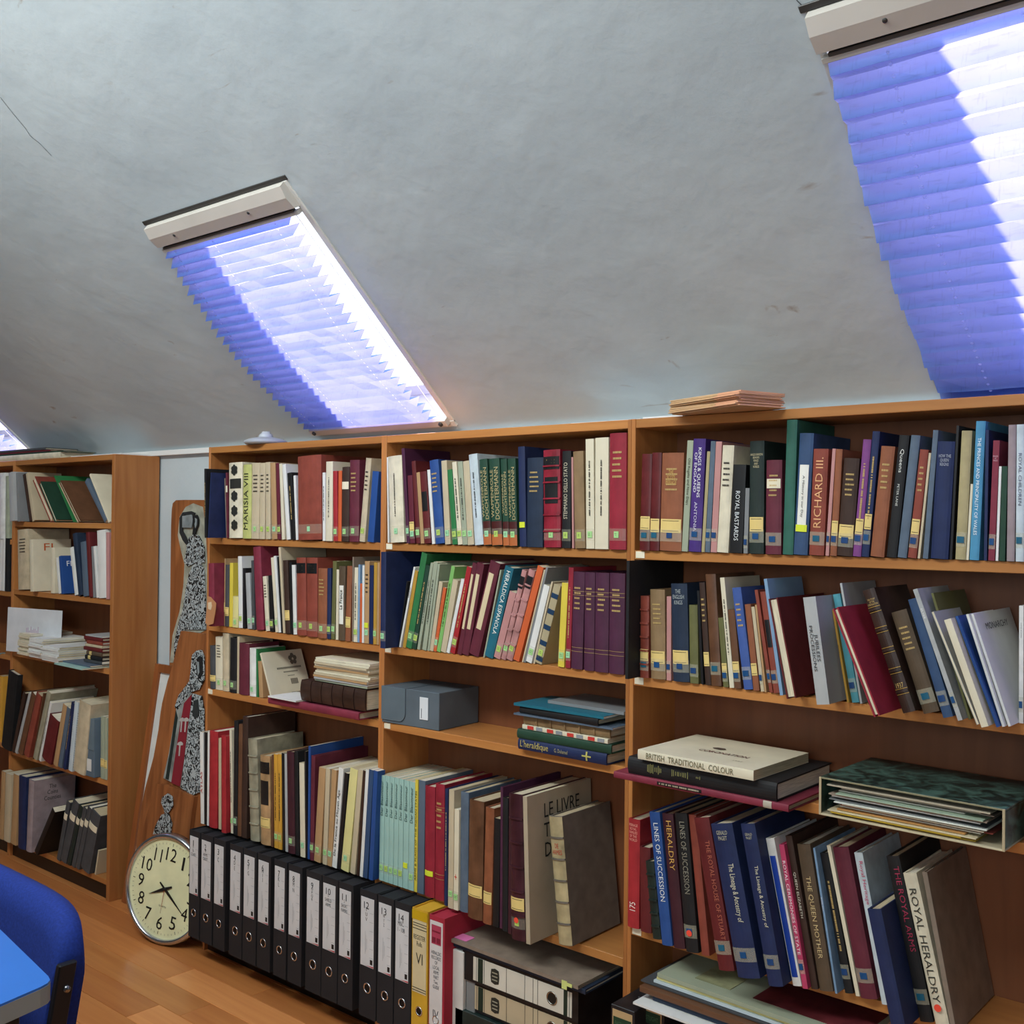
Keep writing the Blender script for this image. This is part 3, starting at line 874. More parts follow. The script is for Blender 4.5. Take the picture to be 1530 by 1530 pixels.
o = lying(1.652, 1.912, -.098, .215, S3+.0485, .019, 'cream', False, 'cream CORONATION souvenir book on top of black book', 'book', T=[('BRITISH  TRADITIONAL  COLOUR', 'u', '6a6448', .08, .84, .6)], rz=-.03)
# title on its cover (local -x is up)
lettering('cover_lettering', 'CORONATION', mat('5e2c2c', 'ink'), o, lambda a, q: (-.0006, .085+q, .145+a), .11, .016, 'h')
lettering('cover_lettering', '1937', mat('8c7c60', 'ink'), o, lambda a, q: (-.0006, .045+q, .20+a), .02, .006, 'h')
bmx = bmesh.new(); [bmx.faces.new([bmx.verts.new((-.0008, .118+.010*math.sin(t*1.0472+j*.35+.0)*.9*(1+.2*(t % 2)), .115+.016*math.cos(t*1.0472+j*.35)*(1+.1*j))) for t in range(6)]) for j in range(1)]
link('emblem', fin(bmx, 'emblem'), mat('5a4a40', 'ink'), o)
def marble(a, b_):
    m = bpy.data.materials.new('marbled_paper'); m.use_nodes = True; N = m.node_tree.nodes; L = m.node_tree.links; t = N.new('ShaderNodeTexCoord'); n = N.new('ShaderNodeTexNoise'); r = N.new('ShaderNodeValToRGB')
    n.inputs['Scale'].default_value = 26; n.inputs['Detail'].default_value = 7; n.inputs['Distortion'].default_value = 1.2; r.color_ramp.elements[0].position = .40; r.color_ramp.elements[1].position = .66
    r.color_ramp.elements[0].color = lin(a); r.color_ramp.elements[1].color = lin(b_); L.new(t.outputs['Object'], n.inputs['Vector']); L.new(n.outputs['Fac'], r.inputs[0]); L.new(r.outputs[0], N['Principled BSDF'].inputs['Base Color']); N['Principled BSDF'].inputs['Roughness'].default_value = .45
    return m
# green slip case with papers, open side to the room
r = empty('slip_case', (2.022, -.068, S3+.0006), (0, 0, -.02)); GM = marble('16241f', '4a6a60'); GC = mat('a89c80', 'card'); W_, D_, H_ = .318, .222, .068
box('bottom_board', 0, W_, 0, D_, 0, .004, GC, r); box('top_board', 0, W_, 0, D_, H_-.004, H_, GM, r)
box('side_board', 0, .004, .0, D_, .004, H_-.004, GM, r); box('side_board', W_-.004, W_, 0, D_, .004, H_-.004, GM, r); box('rear_board', .004, W_-.004, D_-.004, D_, .004, H_-.004, GM, r)
for a in (0, W_-.0045): box('worn_edge', a, a+.0045, -.0015, .0005, 0, H_, mat('b8a888', 'card'), r)
for a in (0, H_-.003): box('worn_edge', .004, W_-.004, -.0012, .0004, a, a+.003, mat('8a8468' if a else 'c4b898', 'card'), r)
tag(r, 'dark green marbled slip case lying open towards the room, full of papers', 'slip case')
pc = ['c9a83a', 'd6b83c', 'cfc3a0', 'b8864c', 'd8d2c0', '8c4238', 'cfc8b4', 'd8dcd4', '6a6c6e', 'c9cfc4', 'dcdcd6', '9a8878', '9cae98', 'c8c4b8', '8c7c70', 'a89c88', 'b4a894']
for k in range(17):
    a = .012+random.uniform(0, .035); b = W_-.02-random.uniform(0, .05); yf = -.004+random.uniform(0, .022)
    z = .0048+k*.0031
    o = box('document', a, b, yf, .20, z, z+.0022, mat(pc[k], 'paper'), None, .0003); o.location = r.location; o.rotation_euler = (0, random.uniform(-.004, .004), -.02+random.uniform(-.012, .012)*.5)
    tag(o, 'sheaf of paper inside green slip case, '+(ORD[k]+' from bottom' if k < 9 else ORD[16-k]+' from top'), 'papers', 'papers in the green slip case')

# ---------------------------------------------------------------- lever arch files on the bottom shelf
GF = 'black lever arch files in a row on the bottom shelf'
fx = [(282.2, 298), (299.5, 317), (319, 336), (342.6, 361.5), (362.8, 382.6), (384.3, 403.7), (408.7, 427.6), (430, 450.5), (456.6, 479.6), (480.6, 504), (505.2, 527), (537, 562), (563.6, 587.6), (589, 613.8)]
notes = ['A|B-|COATS', 'B|ARMS|CREST', 'C', 'D|E', 'F|G', 'H|I|J', 'K|L', 'M|N', 'O|P|Q|R', 'S|SHIELD|ARMS', 'S|SHORT|PAPERS', 'T|U|V', 'W|Y|Z', 'MISC.|1 - 108']
def lever_file(x, wd, yf, body, label, cat='lever arch file', group=None, num='', note='', lw=True, height=.318, name='lever_arch_file', depth=None, z=S0):
    r = empty(name, (x, yf, z+.0006)); d = depth or min(.285, .160-yf); bmat = mat(body, 'card')
    bm = bmesh.new(); t = .0022
    extr(bm, [(0, .001), (.001, 0), (wd-.001, 0), (wd, .001), (wd, d), (wd-t, d), (wd-t, t), (t, t), (t, d), (0, d)], 0, height); link('cover', fin(bm, 'cover'), bmat, r)
    box('top_cap', t, wd-t, t, d-.004, height-.007, height-.004, mat(body, 'card'), r, 0)
    box('paper_stack', t*1.2, wd*.8, .03, d-.02, .004, height-.02, mat('c8c2b0', 'pages'), r, 0)
    # finger hole with metal ring
    lathe('finger_ring', [(wd*.155, 0), (wd*.155, .001), (wd*.19, .0016), (wd*.215, .001), (wd*.215, 0)], mat('c8c8cc', 'metal'), r, 24, (wd/2, -.0002, height*.235)).rotation_euler = (math.pi/2, 0, 0)
    h = lathe('finger_hole', [(0, .0004), (wd*.157, .0004)], mat('050506', 'ink'), r, 24, (wd/2, -.0002, height*.235), False); h.rotation_euler = (math.pi/2, 0, 0)
    if lw:
        a, b, z0, z1 = wd*.09, wd*.86, height*.405, height*.945
        box('spine_label', a, b, -.0009, -.0001, z0, z1, mat('d3d4d6', 'paper'), r, 0)
        Pf = lambda q, s, X=wd*.42, Z=0: (X+q, -.0013, Z+s)
        if num: lettering('handwritten_number', num, mat('1c1c20', 'ink'), r, (lambda q, s: (wd*.42+q, -.0013, height*.885+s)), wd*.15*len(num), .017, 'h')
        if note: lettering('handwritten_note', note.replace('|', '\n'), mat('2a2a30', 'ink'), r, (lambda q, s: (wd*.42+q, -.0013, height*.815+s)), wd*.42 if len(note) > 7 else wd*.12, min(.034, .013*(note.count('|')+1)), 'h')
        bm = bmesh.new(); box_bm(bm, b-wd*.20, b-wd*.06, -.0013, -.0010, z0+.008, z0+.020); link('maker_mark', fin(bm, 'maker_mark'), mat('1a1a1a', 'ink'), r)
        bm = bmesh.new(); v = [bm.verts.new(p) for p in ((a+wd*.3, -.0012, z0+.002), (b, -.0012, z0+.001), (b, -.0012, z0+.0045))]; bm.faces.new(v); link('red_flash', fin(bm, 'red_flash'), mat('c03040', 'ink'), r)
        bm = bmesh.new(); rr = random.Random(int(x*1e4))
        for k in range(3): box_bm(bm, wd*.36+k*.0028, wd*.36+k*.0028+.0006, -.0011, -.0009, height*(.50+.02*k), height*(.68-.03*k))
        for k in range(6): box_bm(bm, wd*.62, wd*.82, -.0011, -.0009, height*(.48+.07*k), height*(.48+.07*k)+.0006)
        link('printed_lines', fin(bm, 'printed_lines'), mat('8f9298', 'ink'), r)['kind'] = 'stuff'
    tag(r, label, cat, group); return r
for k, (a, b) in enumerate(fx):
    yf = -.0726
    xa = xat(a, yf, .25); xb = xat(b, yf, .25)
    lever_file(xa, xb-xa, yf, '222226', 'black lever arch file, '+(ORD[k]+' from left' if k < 7 else ORD[13-k]+' from right')+', white label numbered %d' % (k+1), group=GF, num=str(k+1), note=notes[k])
# yellow and red files
xa, xb = xat(615, -.075, .25), xat(638.6, -.075, .25)
r = lever_file(xa, xb-xa, -.075, 'cfa22e', 'yellow lever arch file with a cream label marked VI', lw=False); wd = xb-xa
box('spine_label', wd*.07, wd*.93, -.0009, -.0001, .118, .292, mat('d3c49c', 'paper'), r, 0)
for q in (.122, .128, .270, .277, .283): box('black_rule', wd*.07, wd*.93, -.0014, -.0008, q, q+.0014, mat('24221e', 'ink'), r, 0)
box('yellow_tape', wd*.02, wd*.98, -.0014, -.0006, .292, .314, mat('c8a31a', 'paper'), r, 0)
lettering('handwritten_note', 'REGISTER\nRolls', mat('2a2824', 'ink'), r, lambda q, s: (wd*.5+q, -.0013, .243+s), wd*.74, .032, 'h')
lettering('handwritten_number', 'VI', mat('2a2824', 'ink'), r, lambda q, s: (wd*.5+q, -.0013, .20+s), wd*.42, .026, 'h')
xa, xb = xat(640.6, -.080, .25), xat(663.4, -.080, .25); wd = xb-xa
r = lever_file(xa, wd, -.080, 'a62a3c', 'dark pink lever arch file with handwritten white spine label marked IV', lw=False)
box('spine_label', wd*.07, wd*.90, -.0009, -.0001, .060, .306, mat('d6d2d0', 'paper'), r, 0)
box('printed_panel', wd*.18, wd*.80, -.0013, -.0008, .252, .297, mat('b0405a', 'paper'), r, 0)
for a, b, c, d in ((.22, .45, .255, .268), (.52, .75, .255, .268), (.22, .75, .28, .284)): box('printed_detail', wd*a, wd*b, -.0016, -.0012, c, d, mat('7c2034', 'ink'), r, 0)
lettering('handwritten_note', 'HERALDIC\nRECORDS\nOF\nLOCAL\nARMS\nPART\nTwo.\nGUIDE', mat('2c2c38', 'ink'), r, lambda q, s: (wd*.5+q, -.0013, .192+s), wd*.64, .098, 'h')
lettering('handwritten_number', 'IV', mat('2c2c38', 'ink'), r, lambda q, s: (wd*.5+q, -.0013, .088+s), wd*.36, .020, 'h')
# slim white and grey upright files
xa, xb = xat(675, -.05, .25), xat(692, -.05, .25)
solid('slim_file', xa, xb, -.05, .155, S0+.0006, S0+.240, 'd2d0ca', 'card', 'slim white file standing between pink file and grey file', 'file')
xa2, xb2 = xb+.002, xat(708, -.045, .25)
solid('slim_file', xa2, xb2, -.042, .155, S0+.0006, S0+.236, '7e8080', 'card', 'slim grey file standing beside the lying lever arch files', 'file')
# lying files and flat folders
def lying_file(x0, x1, yf, z0, th, label, paper, body='17191c', tint='222b26', rz=0.0):
    r = empty('lever_arch_file', (x0, yf, z0+.0006), (0, 0, rz)); L = x1-x0; d = .155-yf
    bm = bmesh.new(); t = .0025
    extr(bm, [(0, 0), (L, 0), (L, d), (0, d)], 0, t); extr(bm, [(0, 0), (L, 0), (L, d), (0, d)], th-t, th); extr(bm, [(0, 0), (L, 0), (L, t), (0, t)], t, th-t); extr(bm, [(L-t, t), (L, t), (L, d), (L-t, d)], t, th-t)
    link('cover', fin(bm, 'cover'), mat(body, 'leather'), r)
    box('spine_label', L*.10, L*.95, -.0010, -.0001, th*.10, th*.92, mat(paper, 'paper'), r, 0)
    for a, b in ((.145, .19), (.885, .915)): box('dark_band', L*a, L*b, -.0015, -.0008, th*.10, th*.92, mat('1d2c22', 'ink'), r, 0)
    for a in (.13, .20, .40, .56, .63, .67, .93): box('black_rule', L*a, L*a+.001, -.0015, -.0008, th*.10, th*.92, mat('2a2a28', 'ink'), r, 0)
    prism('emblem', [(L*.30+.016*math.cos(a*math.pi/4)*(1 if a % 2 else .82), th*.5+.021*math.sin(a*math.pi/4)*(1 if a % 2 else .86)) for a in range(8)], -.0018, -.0009, mat('2c2c26', 'ink'), r)
    for dz in (-.008, 0, .008): box('emblem_line', L*.30-.008, L*.30+.008, -.0024, -.0017, th*.5+dz-.0012, th*.5+dz+.0012, mat('a09a86', 'ink'), r, 0)
    lathe('finger_ring', [(.0115, 0), (.0115, .001), (.0135, .0016), (.015, .001), (.015, 0)], mat('9c9a94', 'metal'), r, 24, (L*.79, -.001, th*.5)).rotation_euler = (math.pi/2, 0, 0)
    lathe('finger_hole', [(0, .0004), (.0116, .0004)], mat('141310', 'ink'), r, 24, (L*.79, -.001, th*.5), False).rotation_euler = (math.pi/2, 0, 0)
    tag(r, label, 'lever arch file', 'lever arch files lying flat in the middle bay'); return r
ZT = .318
lying_file(1.130, 1.470, -.046, ZT-.068, .066, 'lever arch file lying flat with white label, under the beige folder', 'cfcabc')
lying_file(1.126, 1.466, -.040, ZT-.137, .066, 'lever arch file lying flat with beige label, second below the beige folder', 'b8a98c')
lying(1.105, 1.44, -.052, .20, S0, .0, 'bgreen', True, 'x') if False else None
solid('lever_arch_file', 1.110, 1.47, -.05, .155, S0+.0006, ZT-.139, '1e2e2c', 'leather', 'dark green lever arch file lowest of the flat pile', 'lever arch file', group='lever arch files lying flat in the middle bay')
lying(1.085, 1.490, -.048, .20, ZT, .011, 'inky', True, 'dark portfolio under the beige folder on flat files', 'folder', name='portfolio')
r = lying(1.068, 1.480, -.056, .215, ZT+.012, .008, 'taupe', True, 'stained beige folder with pink note, on top of flat files', 'folder', name='folder', rz=-.012)
box('pink_note', -.0014, -.0004, .010, .040, .004, .072, mat('e07ab0', 'paper'), r, 0)
for a, b in ((.006, .012), (-.008, -.002)):
    bm = bmesh.new(); box_bm(bm, b if a < 0 else .0005, .0075 if a > 0 else .016, -.0036, -.0022, .378+a, .392+a); link('yellow_sticker', fin(bm, 'yellow_sticker'), mat('cfd884', 'paper'), r)
# right bay bottom: boxes and magazines
def small_box(u0, u1, yf, zt, label, hexc='202024'):
    xa, xb = xat(u0, yf, zt), xat(u1, yf, zt)
    r = empty('box_file', (xa, yf, S0+.0006)); wd = xb-xa; h = zt-S0
    box('body', 0, wd, 0, .150-yf, 0, h, mat(hexc, 'leather'), r)
    box('label', wd*.08, wd*.92, -.001, -.0001, h-.045, h-.008, mat('b89a70', 'paper'), r, 0); box('label_band', wd*.12, wd*.88, -.0016, -.0009, h-.045, h-.022, mat('1e3a28', 'ink'), r, 0)
    lettering('label_lettering', 'EASTLIGHT', mat('4a6a4c', 'ink'), r, lambda q, s: (wd*.5+q, -.0020, h-.034+s), wd*.6, .010, 'h')
    tag(r, label, 'box file', 'box files on the bottom shelf of right bay'); return r
small_box(913, 948, -.095, .345, 'black box file standing furthest left beside the right bay upright')
small_box(953, 992, -.052, .356, 'black box file with green banded label, left under the magazines')
solid('box_file', 1.735, 1.80, -.045, .15, S0+.0006, .348, '5a1c30', 'leather', 'maroon box file under the magazines in the right bay', 'box file', group='box files on the bottom shelf of right bay')
solid('box_file', 1.81, 2.05, -.03, .15, S0+.0006, .350, '232326', 'leather', 'wide black box file holding up the magazines at right', 'box file', group='box files on the bottom shelf of right bay')
mg = [('white', 'glossy white magazine at the bottom of the magazine pile', .0045, 1.640, -.090, .30), ('inky', 'dark blue bound booklet low in the magazine pile', .010, 1.668, -.060, .27), ('brown', 'worn brown folder with torn edges in the magazine pile', .012, 1.640, -.066, .28), ('dgrey', 'dark grey magazine in the middle of the pile', .0035, 1.632, -.050, .26),
      ('pale', 'pale blue white magazine in the upper pile', .005, 1.66, -.046, .31), ('lemon', 'cream magazine second from top of the pile', .005, 1.665, -.042, .32)]
zz = .3575
for c, lb, th, xx, yf, dp in mg:
    lying(xx, xx+.40, yf, min(dp, .16-yf), zz, th, c, False, lb, 'magazine', 'magazines piled in the right bay', name='magazine', rz=-.02); zz += th+.0014
r = lying(1.668, 2.10, -.045, .20, zz, .008, 'sage', False, 'illustrated magazine on top of the pile, grey green cover', 'magazine', 'magazines piled in the right bay', name='magazine', rz=-.03)
box('cover_picture', -.0013, -.0005, .03, .19, .20, .42, mat('6c2a30', 'leather'), r, 0); box('cover_picture', -.0013, -.0005, .03, .17, .07, .15, mat('9a9c78', 'leather'), r, 0)
# far left case, middle shelf
zA = .8005
r = empty('poster_board', (-1.345, YA-.032, zA+.003), (math.radians(-2), 0, math.radians(14)))
box('board', 0, .30, 0, .003, 0, .170, mat('ced0d4', 'paper'), r)
rr = random.Random(3); bm = bmesh.new()
for k in range(9): box_bm(bm, .11+.008*k, .113+.008*k, -.0012, -.0002, .05+rr.uniform(0, .015), .085+rr.uniform(0, .02))
link('faint_writing', fin(bm, 'faint_writing'), mat('b49cb0', 'ink'), r); tag(r, 'white poster board standing behind the journals on far left case', 'poster')
def journal_stack(x0, wd, yf, n, c1, grp, word, th=.0075, z0=zA):
    for k in range(n):
        lying(x0+random.uniform(-.003, .003), x0+wd+random.uniform(-.004, .004), yf+random.uniform(-.004, .004), .165, z0+k*(th+.0006), th, c1, False,
              word+', '+(ORD[k]+' from bottom' if k <= n/2 else ORD[n-1-k]+' from top'), 'journal', grp, name='journal', rz=random.uniform(-.03, .03))
journal_stack(-1.245, .095, YA-.030, 10, 'cream', 'cream journals piled on far left case', 'cream journal in left pile')
journal_stack(-1.135, .105, YA-.042, 9, 'white', 'white journals piled on far left case', 'white journal in middle pile')
journal_stack(-1.015, .13, YA-.050, 7, 'white', 'white journals on far left case right pile', 'white journal in right pile', .0072)
for k, (c, lb) in enumerate((('mint', 'flat pale green brochure under the small books'), ('slate', 'flat grey blue brochure beside the journals'))):
    lying(-.865+.0*k, -.655, YA-.075+.03*k, .17, zA+k*.006, .005, c, False, lb+' on far left case', 'brochure', name='brochure', rz=-.03)
sb = [('dgrey', .010), ('black', .014), ('obrown', .014), ('dred', .013), ('beige', .009), ('brick', .012), ('dred', .012), ('lgrey', .005)]; zz = zA+.013
for k, (c, th) in enumerate(sb):
    lying(-.775+.01*(k % 3), -.648, YA-.012, .12, zz, th, c, k not in (0, 7), 'small '+PAL[c][1]+' book lying '+ORD[k]+' up in stack beside journals', 'book', 'small books stacked on far left case', opts=('C',) if k in (1, 2) else ()); zz += th+.0012
r = solid('magazine_box', -.745, -.685, YA-.016, YA+.14, .415+.0006, .415+.205, '5c6c7a', 'card', 'blue grey upright file box with white label, far left case', 'box')
box('paper_label', .012, .042, -.0012, -.0002, .02, .062, mat('dcdcd8', 'paper'), r, 0); box('flap', -.0006, .0606, -.0022, -.0002, .095, .205, mat('64747f', 'card'), r)
# spiral coils of the spiral bound book are stuck on it
for o in [q for q in bpy.data.objects if q.name.startswith('book') and 'pale blue paperback' in q.get('label', '') and 'fourth shelf of far left' in q.get('label', '')]:
    for k in range(24):
        c = lathe('spiral_ring', [(.0030, -.0006), (.0036, 0), (.0030, .0006)], mat('c8ccd4', 'metal'), o, 10, (.004, -.001, .008+k*.0085))
# ---------------------------------------------------------------- things on top of the cases
GT = 'envelopes piled on top of the right bay'
for k in range(11):
    r = empty('envelope', (1.672+random.uniform(-.006, .006), -.024+random.uniform(-.004, .004), HT+.0008+k*.0027), (0, 0, -.37+random.uniform(-.035, .035)))
    box('body', 0, .215, 0, .11, 0, .0022, mat(['caa67c', 'd2ae84', 'c49c70'][k % 3], 'paper'), r, .0003)
    box('flap', .150, .2155, -.0003, .1103, .0004, .0024, mat('e0a884', 'paper'), r, 0)
    tag(r, ['lowest', 'second lowest', 'third lowest', 'fourth lowest', 'fifth lowest', 'middle', 'fifth highest', 'fourth highest', 'third highest', 'second highest', 'topmost'][k]+' peach envelope of the pile on the right bay', 'envelope', GT)
r = empty('silver_dome', (.232, .035, HT+.0006))
lathe('base', [(0, 0), (.058, 0), (.064, .005), (.063, .010), (.050, .016), (.028, .021), (0, .022)], mat('a4a8ae', 'plastic'), r, 40)
lathe('knob', [(.020, .018), (.021, .027), (.016, .032), (.013, .033), (.012, .038), (.0, .039)], mat('b8bcc2', 'plastic'), r, 28)
tag(r, 'silver round domed lid with knob on top of the left bay', 'lid')
for k, (x0, x1, c, th, lb) in enumerate(((-1.62, -1.02, 'cream', .022, 'thick pale book lying on top of far left case'), (-1.60, -1.00, 'dgreen', .004, 'thin green folder between books on top of far left case'), (-1.66, -1.10, 'dred', .006, 'dark red album on top of far left case'), (-1.70, -1.14, 'dgrey', .008, 'grey album topmost on the far left case'))):
    lying(x0, x1, .03, .13, HT+[0, .023, .028, .0355][k], th, c, True, lb, 'book', 'books on top of the far left case')
# loose papers along the top near the wall
for k, (x0, x1, y0, y1, lb) in enumerate(((1.36, 1.55, .05, .155, 'white sheets on top of the middle bay'), (1.57, 1.67, .03, .15, 'white sheets on top of the right bay beside envelopes'), (-.98, -.62, .05, .16, 'white sheets on top of the far left case'))):
    o = box('paper_sheet', x0, x1, y0, y1, HT+.0006, HT+.006, mat('dedfe0', 'paper'), None, .0004); tag(o, lb, 'papers')

# ---------------------------------------------------------------- hanging tag on the left bay
a = ony(309, 895, -.045)
pts = [ony(300+x/4.782, 640+y/4.782, -.045) for x, y in ((48, 1200), (72, 1205), (110, 1250), (108, 1290), (90, 1395), (55, 1408), (34, 1390), (44, 1290))]
t = prism('paper_tag', [(p.x, p.z) for p in pts], -.0460, -.0445, mat('b9835a', 'paper')); tag(t, 'tan paper tag hanging in front of the wine red book', 'tag')
pts = [ony(300+x/4.782, 640+y/4.782, -.0466) for x, y in ((52, 1245), (75, 1240), (80, 1270), (72, 1298), (52, 1290))]
prism('tag_window', [(p.x, p.z) for p in pts], -.0468, -.0461, mat('d8c0a0', 'paper'), t)
# ---------------------------------------------------------------- bookcases
def bookcase(x0, x1, y0, shelves, label, t=.010, shelf_t=.0195, stickers=True, end_right=False, end_left=False):
    r = empty('bookcase', ((x0+x1)/2, y0, 0)); cx = (x0+x1)/2
    tl = .020 if end_left else t; tr = .020 if end_right else t
    D = .1715
    def b(name, a, bb, c, d, e, f, m, bev=.001): return box(name, a-cx, bb-cx, c, d, e, f, m, r, bev)
    b('side_panel', x0, x0+tl, 0, D, 0, HT, WOOD_Z); b('side_panel', x1-tr, x1, 0, D, 0, HT, WOOD_Z)
    b('top_panel', x0+tl, x1-tr, .0008, D, HT-.0195, HT-.0004, WOOD_X)
    b('back_panel', x0+tl, x1-tr, .1655, .1712, .02, HT-.0193, BACKW, 0)
    for z in shelves: b('shelf', x0+tl, x1-tr, .0008, .1652, z-shelf_t, z, WOOD_X)
    b('plinth', x0+tl, x1-tr, .012, .026, 0, S0-.0205, mat('1d1817', 'plastic'))
    if stickers:
        for z in stickers if isinstance(stickers, (list, tuple)) else shelves[:3]:
            box('shelf_marker', x0+tl+.004-cx, x0+tl+.026-cx, -.0008, .0009, z-.016, z-.002, mat('e8e0c8', 'paper'), r, 0)
    tag(r, label, 'bookcase', 'bookcases along the wall'); return r
bookcase(-.010, X1, 0, [S1, S2, S3, SC4, S0], 'left bay of the long bookcase, behind the numbered black files', end_left=False, stickers=[S3])
bookcase(X1, X2, 0, [S1, S2, S3, SC4, S0], 'middle bay of the long bookcase with the grey archive box', stickers=[S1, S2, S3])
bookcase(X2, X3+.01, 0, [S1, S2, S3, SD4, S0], 'right bay of the long bookcase with the green slip case', stickers=[S1, S2, SD4])
bookcase(XA-WA, XA, YA, [1.3057, 1.0415, .8005, .415, S0], 'far left bookcase, standing beyond the wall clock', end_right=True, stickers=[])
bookcase(XA-2*WA-.001, XA-WA-.001, YA, [1.235, 1.03, .78, .43, S0], 'bookcase at the left picture edge, mostly cut off', stickers=[])
build_row([(0, 660, 6.378, '''
-70 -30 -70 300 olive h
-28 -4 -28 320 tan h
-2 48 -2 302 white h
52 90 56 330 sage h
''')], 1.235, YA, .0, 'top shelf of case at left edge', -3, XA-WA-.012, CD)
build_row([(0, 660, 6.378, '''
-40 -18 -30 960 brown h
-16 8 0 930 white p
10 40 24 905 white p
44 88 50 920 black h
''')], 1.03, YA, .0, 'second shelf of case at left edge', -3, XA-WA-.012, CD)
build_row([(0, 880, 5.467, '''
-40 0 -40 520 navy h
2 58 5 540 aqua h
''')], .78, YA, .0, 'third shelf of case at left edge', -3, XA-WA-.012, CD)
build_row([(0, 880, 5.467, '''
-60 -26 -60 740 brown h
-24 8 -6 710 gold p
''')], .43, YA, .0, 'fourth shelf of case at left edge', -3, XA-WA-.012, CD)

# ---------------------------------------------------------------- floor of planks
fl = box('floor', -4.2, 5.6, -4.2, .26, -.06, -.0125, mat('2a1a10', 'card'), None, 0); tag(fl, None, None, kind='structure')
PW = .098; meshes = {}
def plank_mesh(L):
    k = round(L, 2)
    if k not in meshes:
        bm = bmesh.new(); box_bm(bm, 0, L-.0008, 0, PW-.0010, -.012, 0)
        bmesh.ops.bevel(bm, geom=[e for e in bm.edges if all(v.co.z > -.001 for v in e.verts)], offset=.0009, segments=1, affect='EDGES'); meshes[k] = fin(bm, 'plank')
    return meshes[k]
rr = random.Random(11)
for j in range(26):
    y = .20-(j+1)*PW; x = -3.2-rr.uniform(0, 1.0)
    while x < 3.3:
        L = rr.choice([.9, 1.2, 1.5, 1.8])
        base = plank_mesh(L); pm = rr.choice(PLANKS)
        key = (round(L, 2), pm.name)
        if key not in meshes: mm = base.copy(); mm.materials.append(pm); meshes[key] = mm
        o = bpy.data.objects.new('plank', meshes[key]); COL.objects.link(o); o.parent = fl; o.location = (x, y, 0); x += L

# ---------------------------------------------------------------- walls and sloping ceiling
AL_ = math.radians(42); SY, SZ = .190, 1.572
es = Vector((0, -math.cos(AL_), math.sin(AL_))); no = Vector((0, math.sin(AL_), math.cos(AL_)))   # up the slope, outward
def SP(x, s, n=0.0): return Vector((x, SY, SZ))+Vector((1, 0, 0))*0+es*s+no*n
PLASTER = bpy.data.materials.new('white_plaster'); PLASTER.use_nodes = True; nt = PLASTER.node_tree; N = nt.nodes; L_ = nt.links; b = N['Principled BSDF']
b.inputs['Roughness'].default_value = .75; tc = N.new('ShaderNodeTexCoord'); n1 = N.new('ShaderNodeTexNoise'); n1.inputs['Scale'].default_value = 2.2; n1.inputs['Detail'].default_value = 5
L_.new(tc.outputs['Object'], n1.inputs['Vector']); rp = N.new('ShaderNodeValToRGB'); rp.color_ramp.elements[0].position = .3; rp.color_ramp.elements[1].position = .7
rp.color_ramp.elements[0].color = lin('b2bec4'); rp.color_ramp.elements[1].color = lin('c2ccd0'); L_.new(n1.outputs['Fac'], rp.inputs[0])
# old scuffs
n3 = N.new('ShaderNodeTexNoise'); n3.inputs['Scale'].default_value = 5; n3.inputs['Detail'].default_value = 8; n3.inputs['Distortion'].default_value = 2.5; mp = N.new('ShaderNodeMapping'); mp.inputs['Scale'].default_value = (.7, 2.4, 2.4); L_.new(tc.outputs['Object'], mp.inputs[0]); L_.new(mp.outputs[0], n3.inputs['Vector'])
r3 = N.new('ShaderNodeValToRGB'); r3.color_ramp.elements[0].position = .70; r3.color_ramp.elements[1].position = .78; L_.new(n3.outputs['Fac'], r3.inputs[0])
mx = N.new('ShaderNodeMix'); mx.data_type = 'RGBA'; mx.inputs[7].default_value = lin('9c948c'); L_.new(r3.outputs[0], mx.inputs[0]); L_.new(rp.outputs[0], mx.inputs[6]); L_.new(mx.outputs[2], b.inputs['Base Color'])
n2 = N.new('ShaderNodeTexNoise'); n2.inputs['Scale'].default_value = 9; n2.inputs['Detail'].default_value = 9; L_.new(tc.outputs['Object'], n2.inputs['Vector'])
bp = N.new('ShaderNodeBump'); bp.inputs['Strength'].default_value = .35; bp.inputs['Distance'].default_value = .012; L_.new(n2.outputs['Fac'], bp.inputs['Height']); L_.new(bp.outputs[0], b.inputs['Normal'])
WIN = [(-2.13, -1.535), (.298, .868), (2.150, 2.745)]; SB, STP = .030, .785; SMAX = 1.90
xs = [-4.2]+[v for w_ in WIN for v in w_]+[5.6]
bm = bmesh.new()
def quad(bm, pts): return bm.faces.new([bm.verts.new(p) for p in pts])
for i in range(len(xs)-1):
    hole = i % 2 == 1
    nsub = max(1, int((xs[i+1]-xs[i])/.3))
    segs = [(-.04, SB), (STP, SMAX)] if hole else [(-.04, SB), (SB, STP), (STP, SMAX)]
    for s0, s1 in segs: quad(bm, [SP(xs[i], s0), SP(xs[i+1], s0), SP(xs[i+1], s1), SP(xs[i], s1)])
q = SP(0, SMAX); quad(bm, [(-4.2, q.y, q.z), (5.6, q.y, q.z), (5.6, -4.2, q.z), (-4.2, -4.2, q.z)])
c = link('ceiling', fin(bm, 'ceiling'), PLASTER); tag(c, None, None, kind='structure')
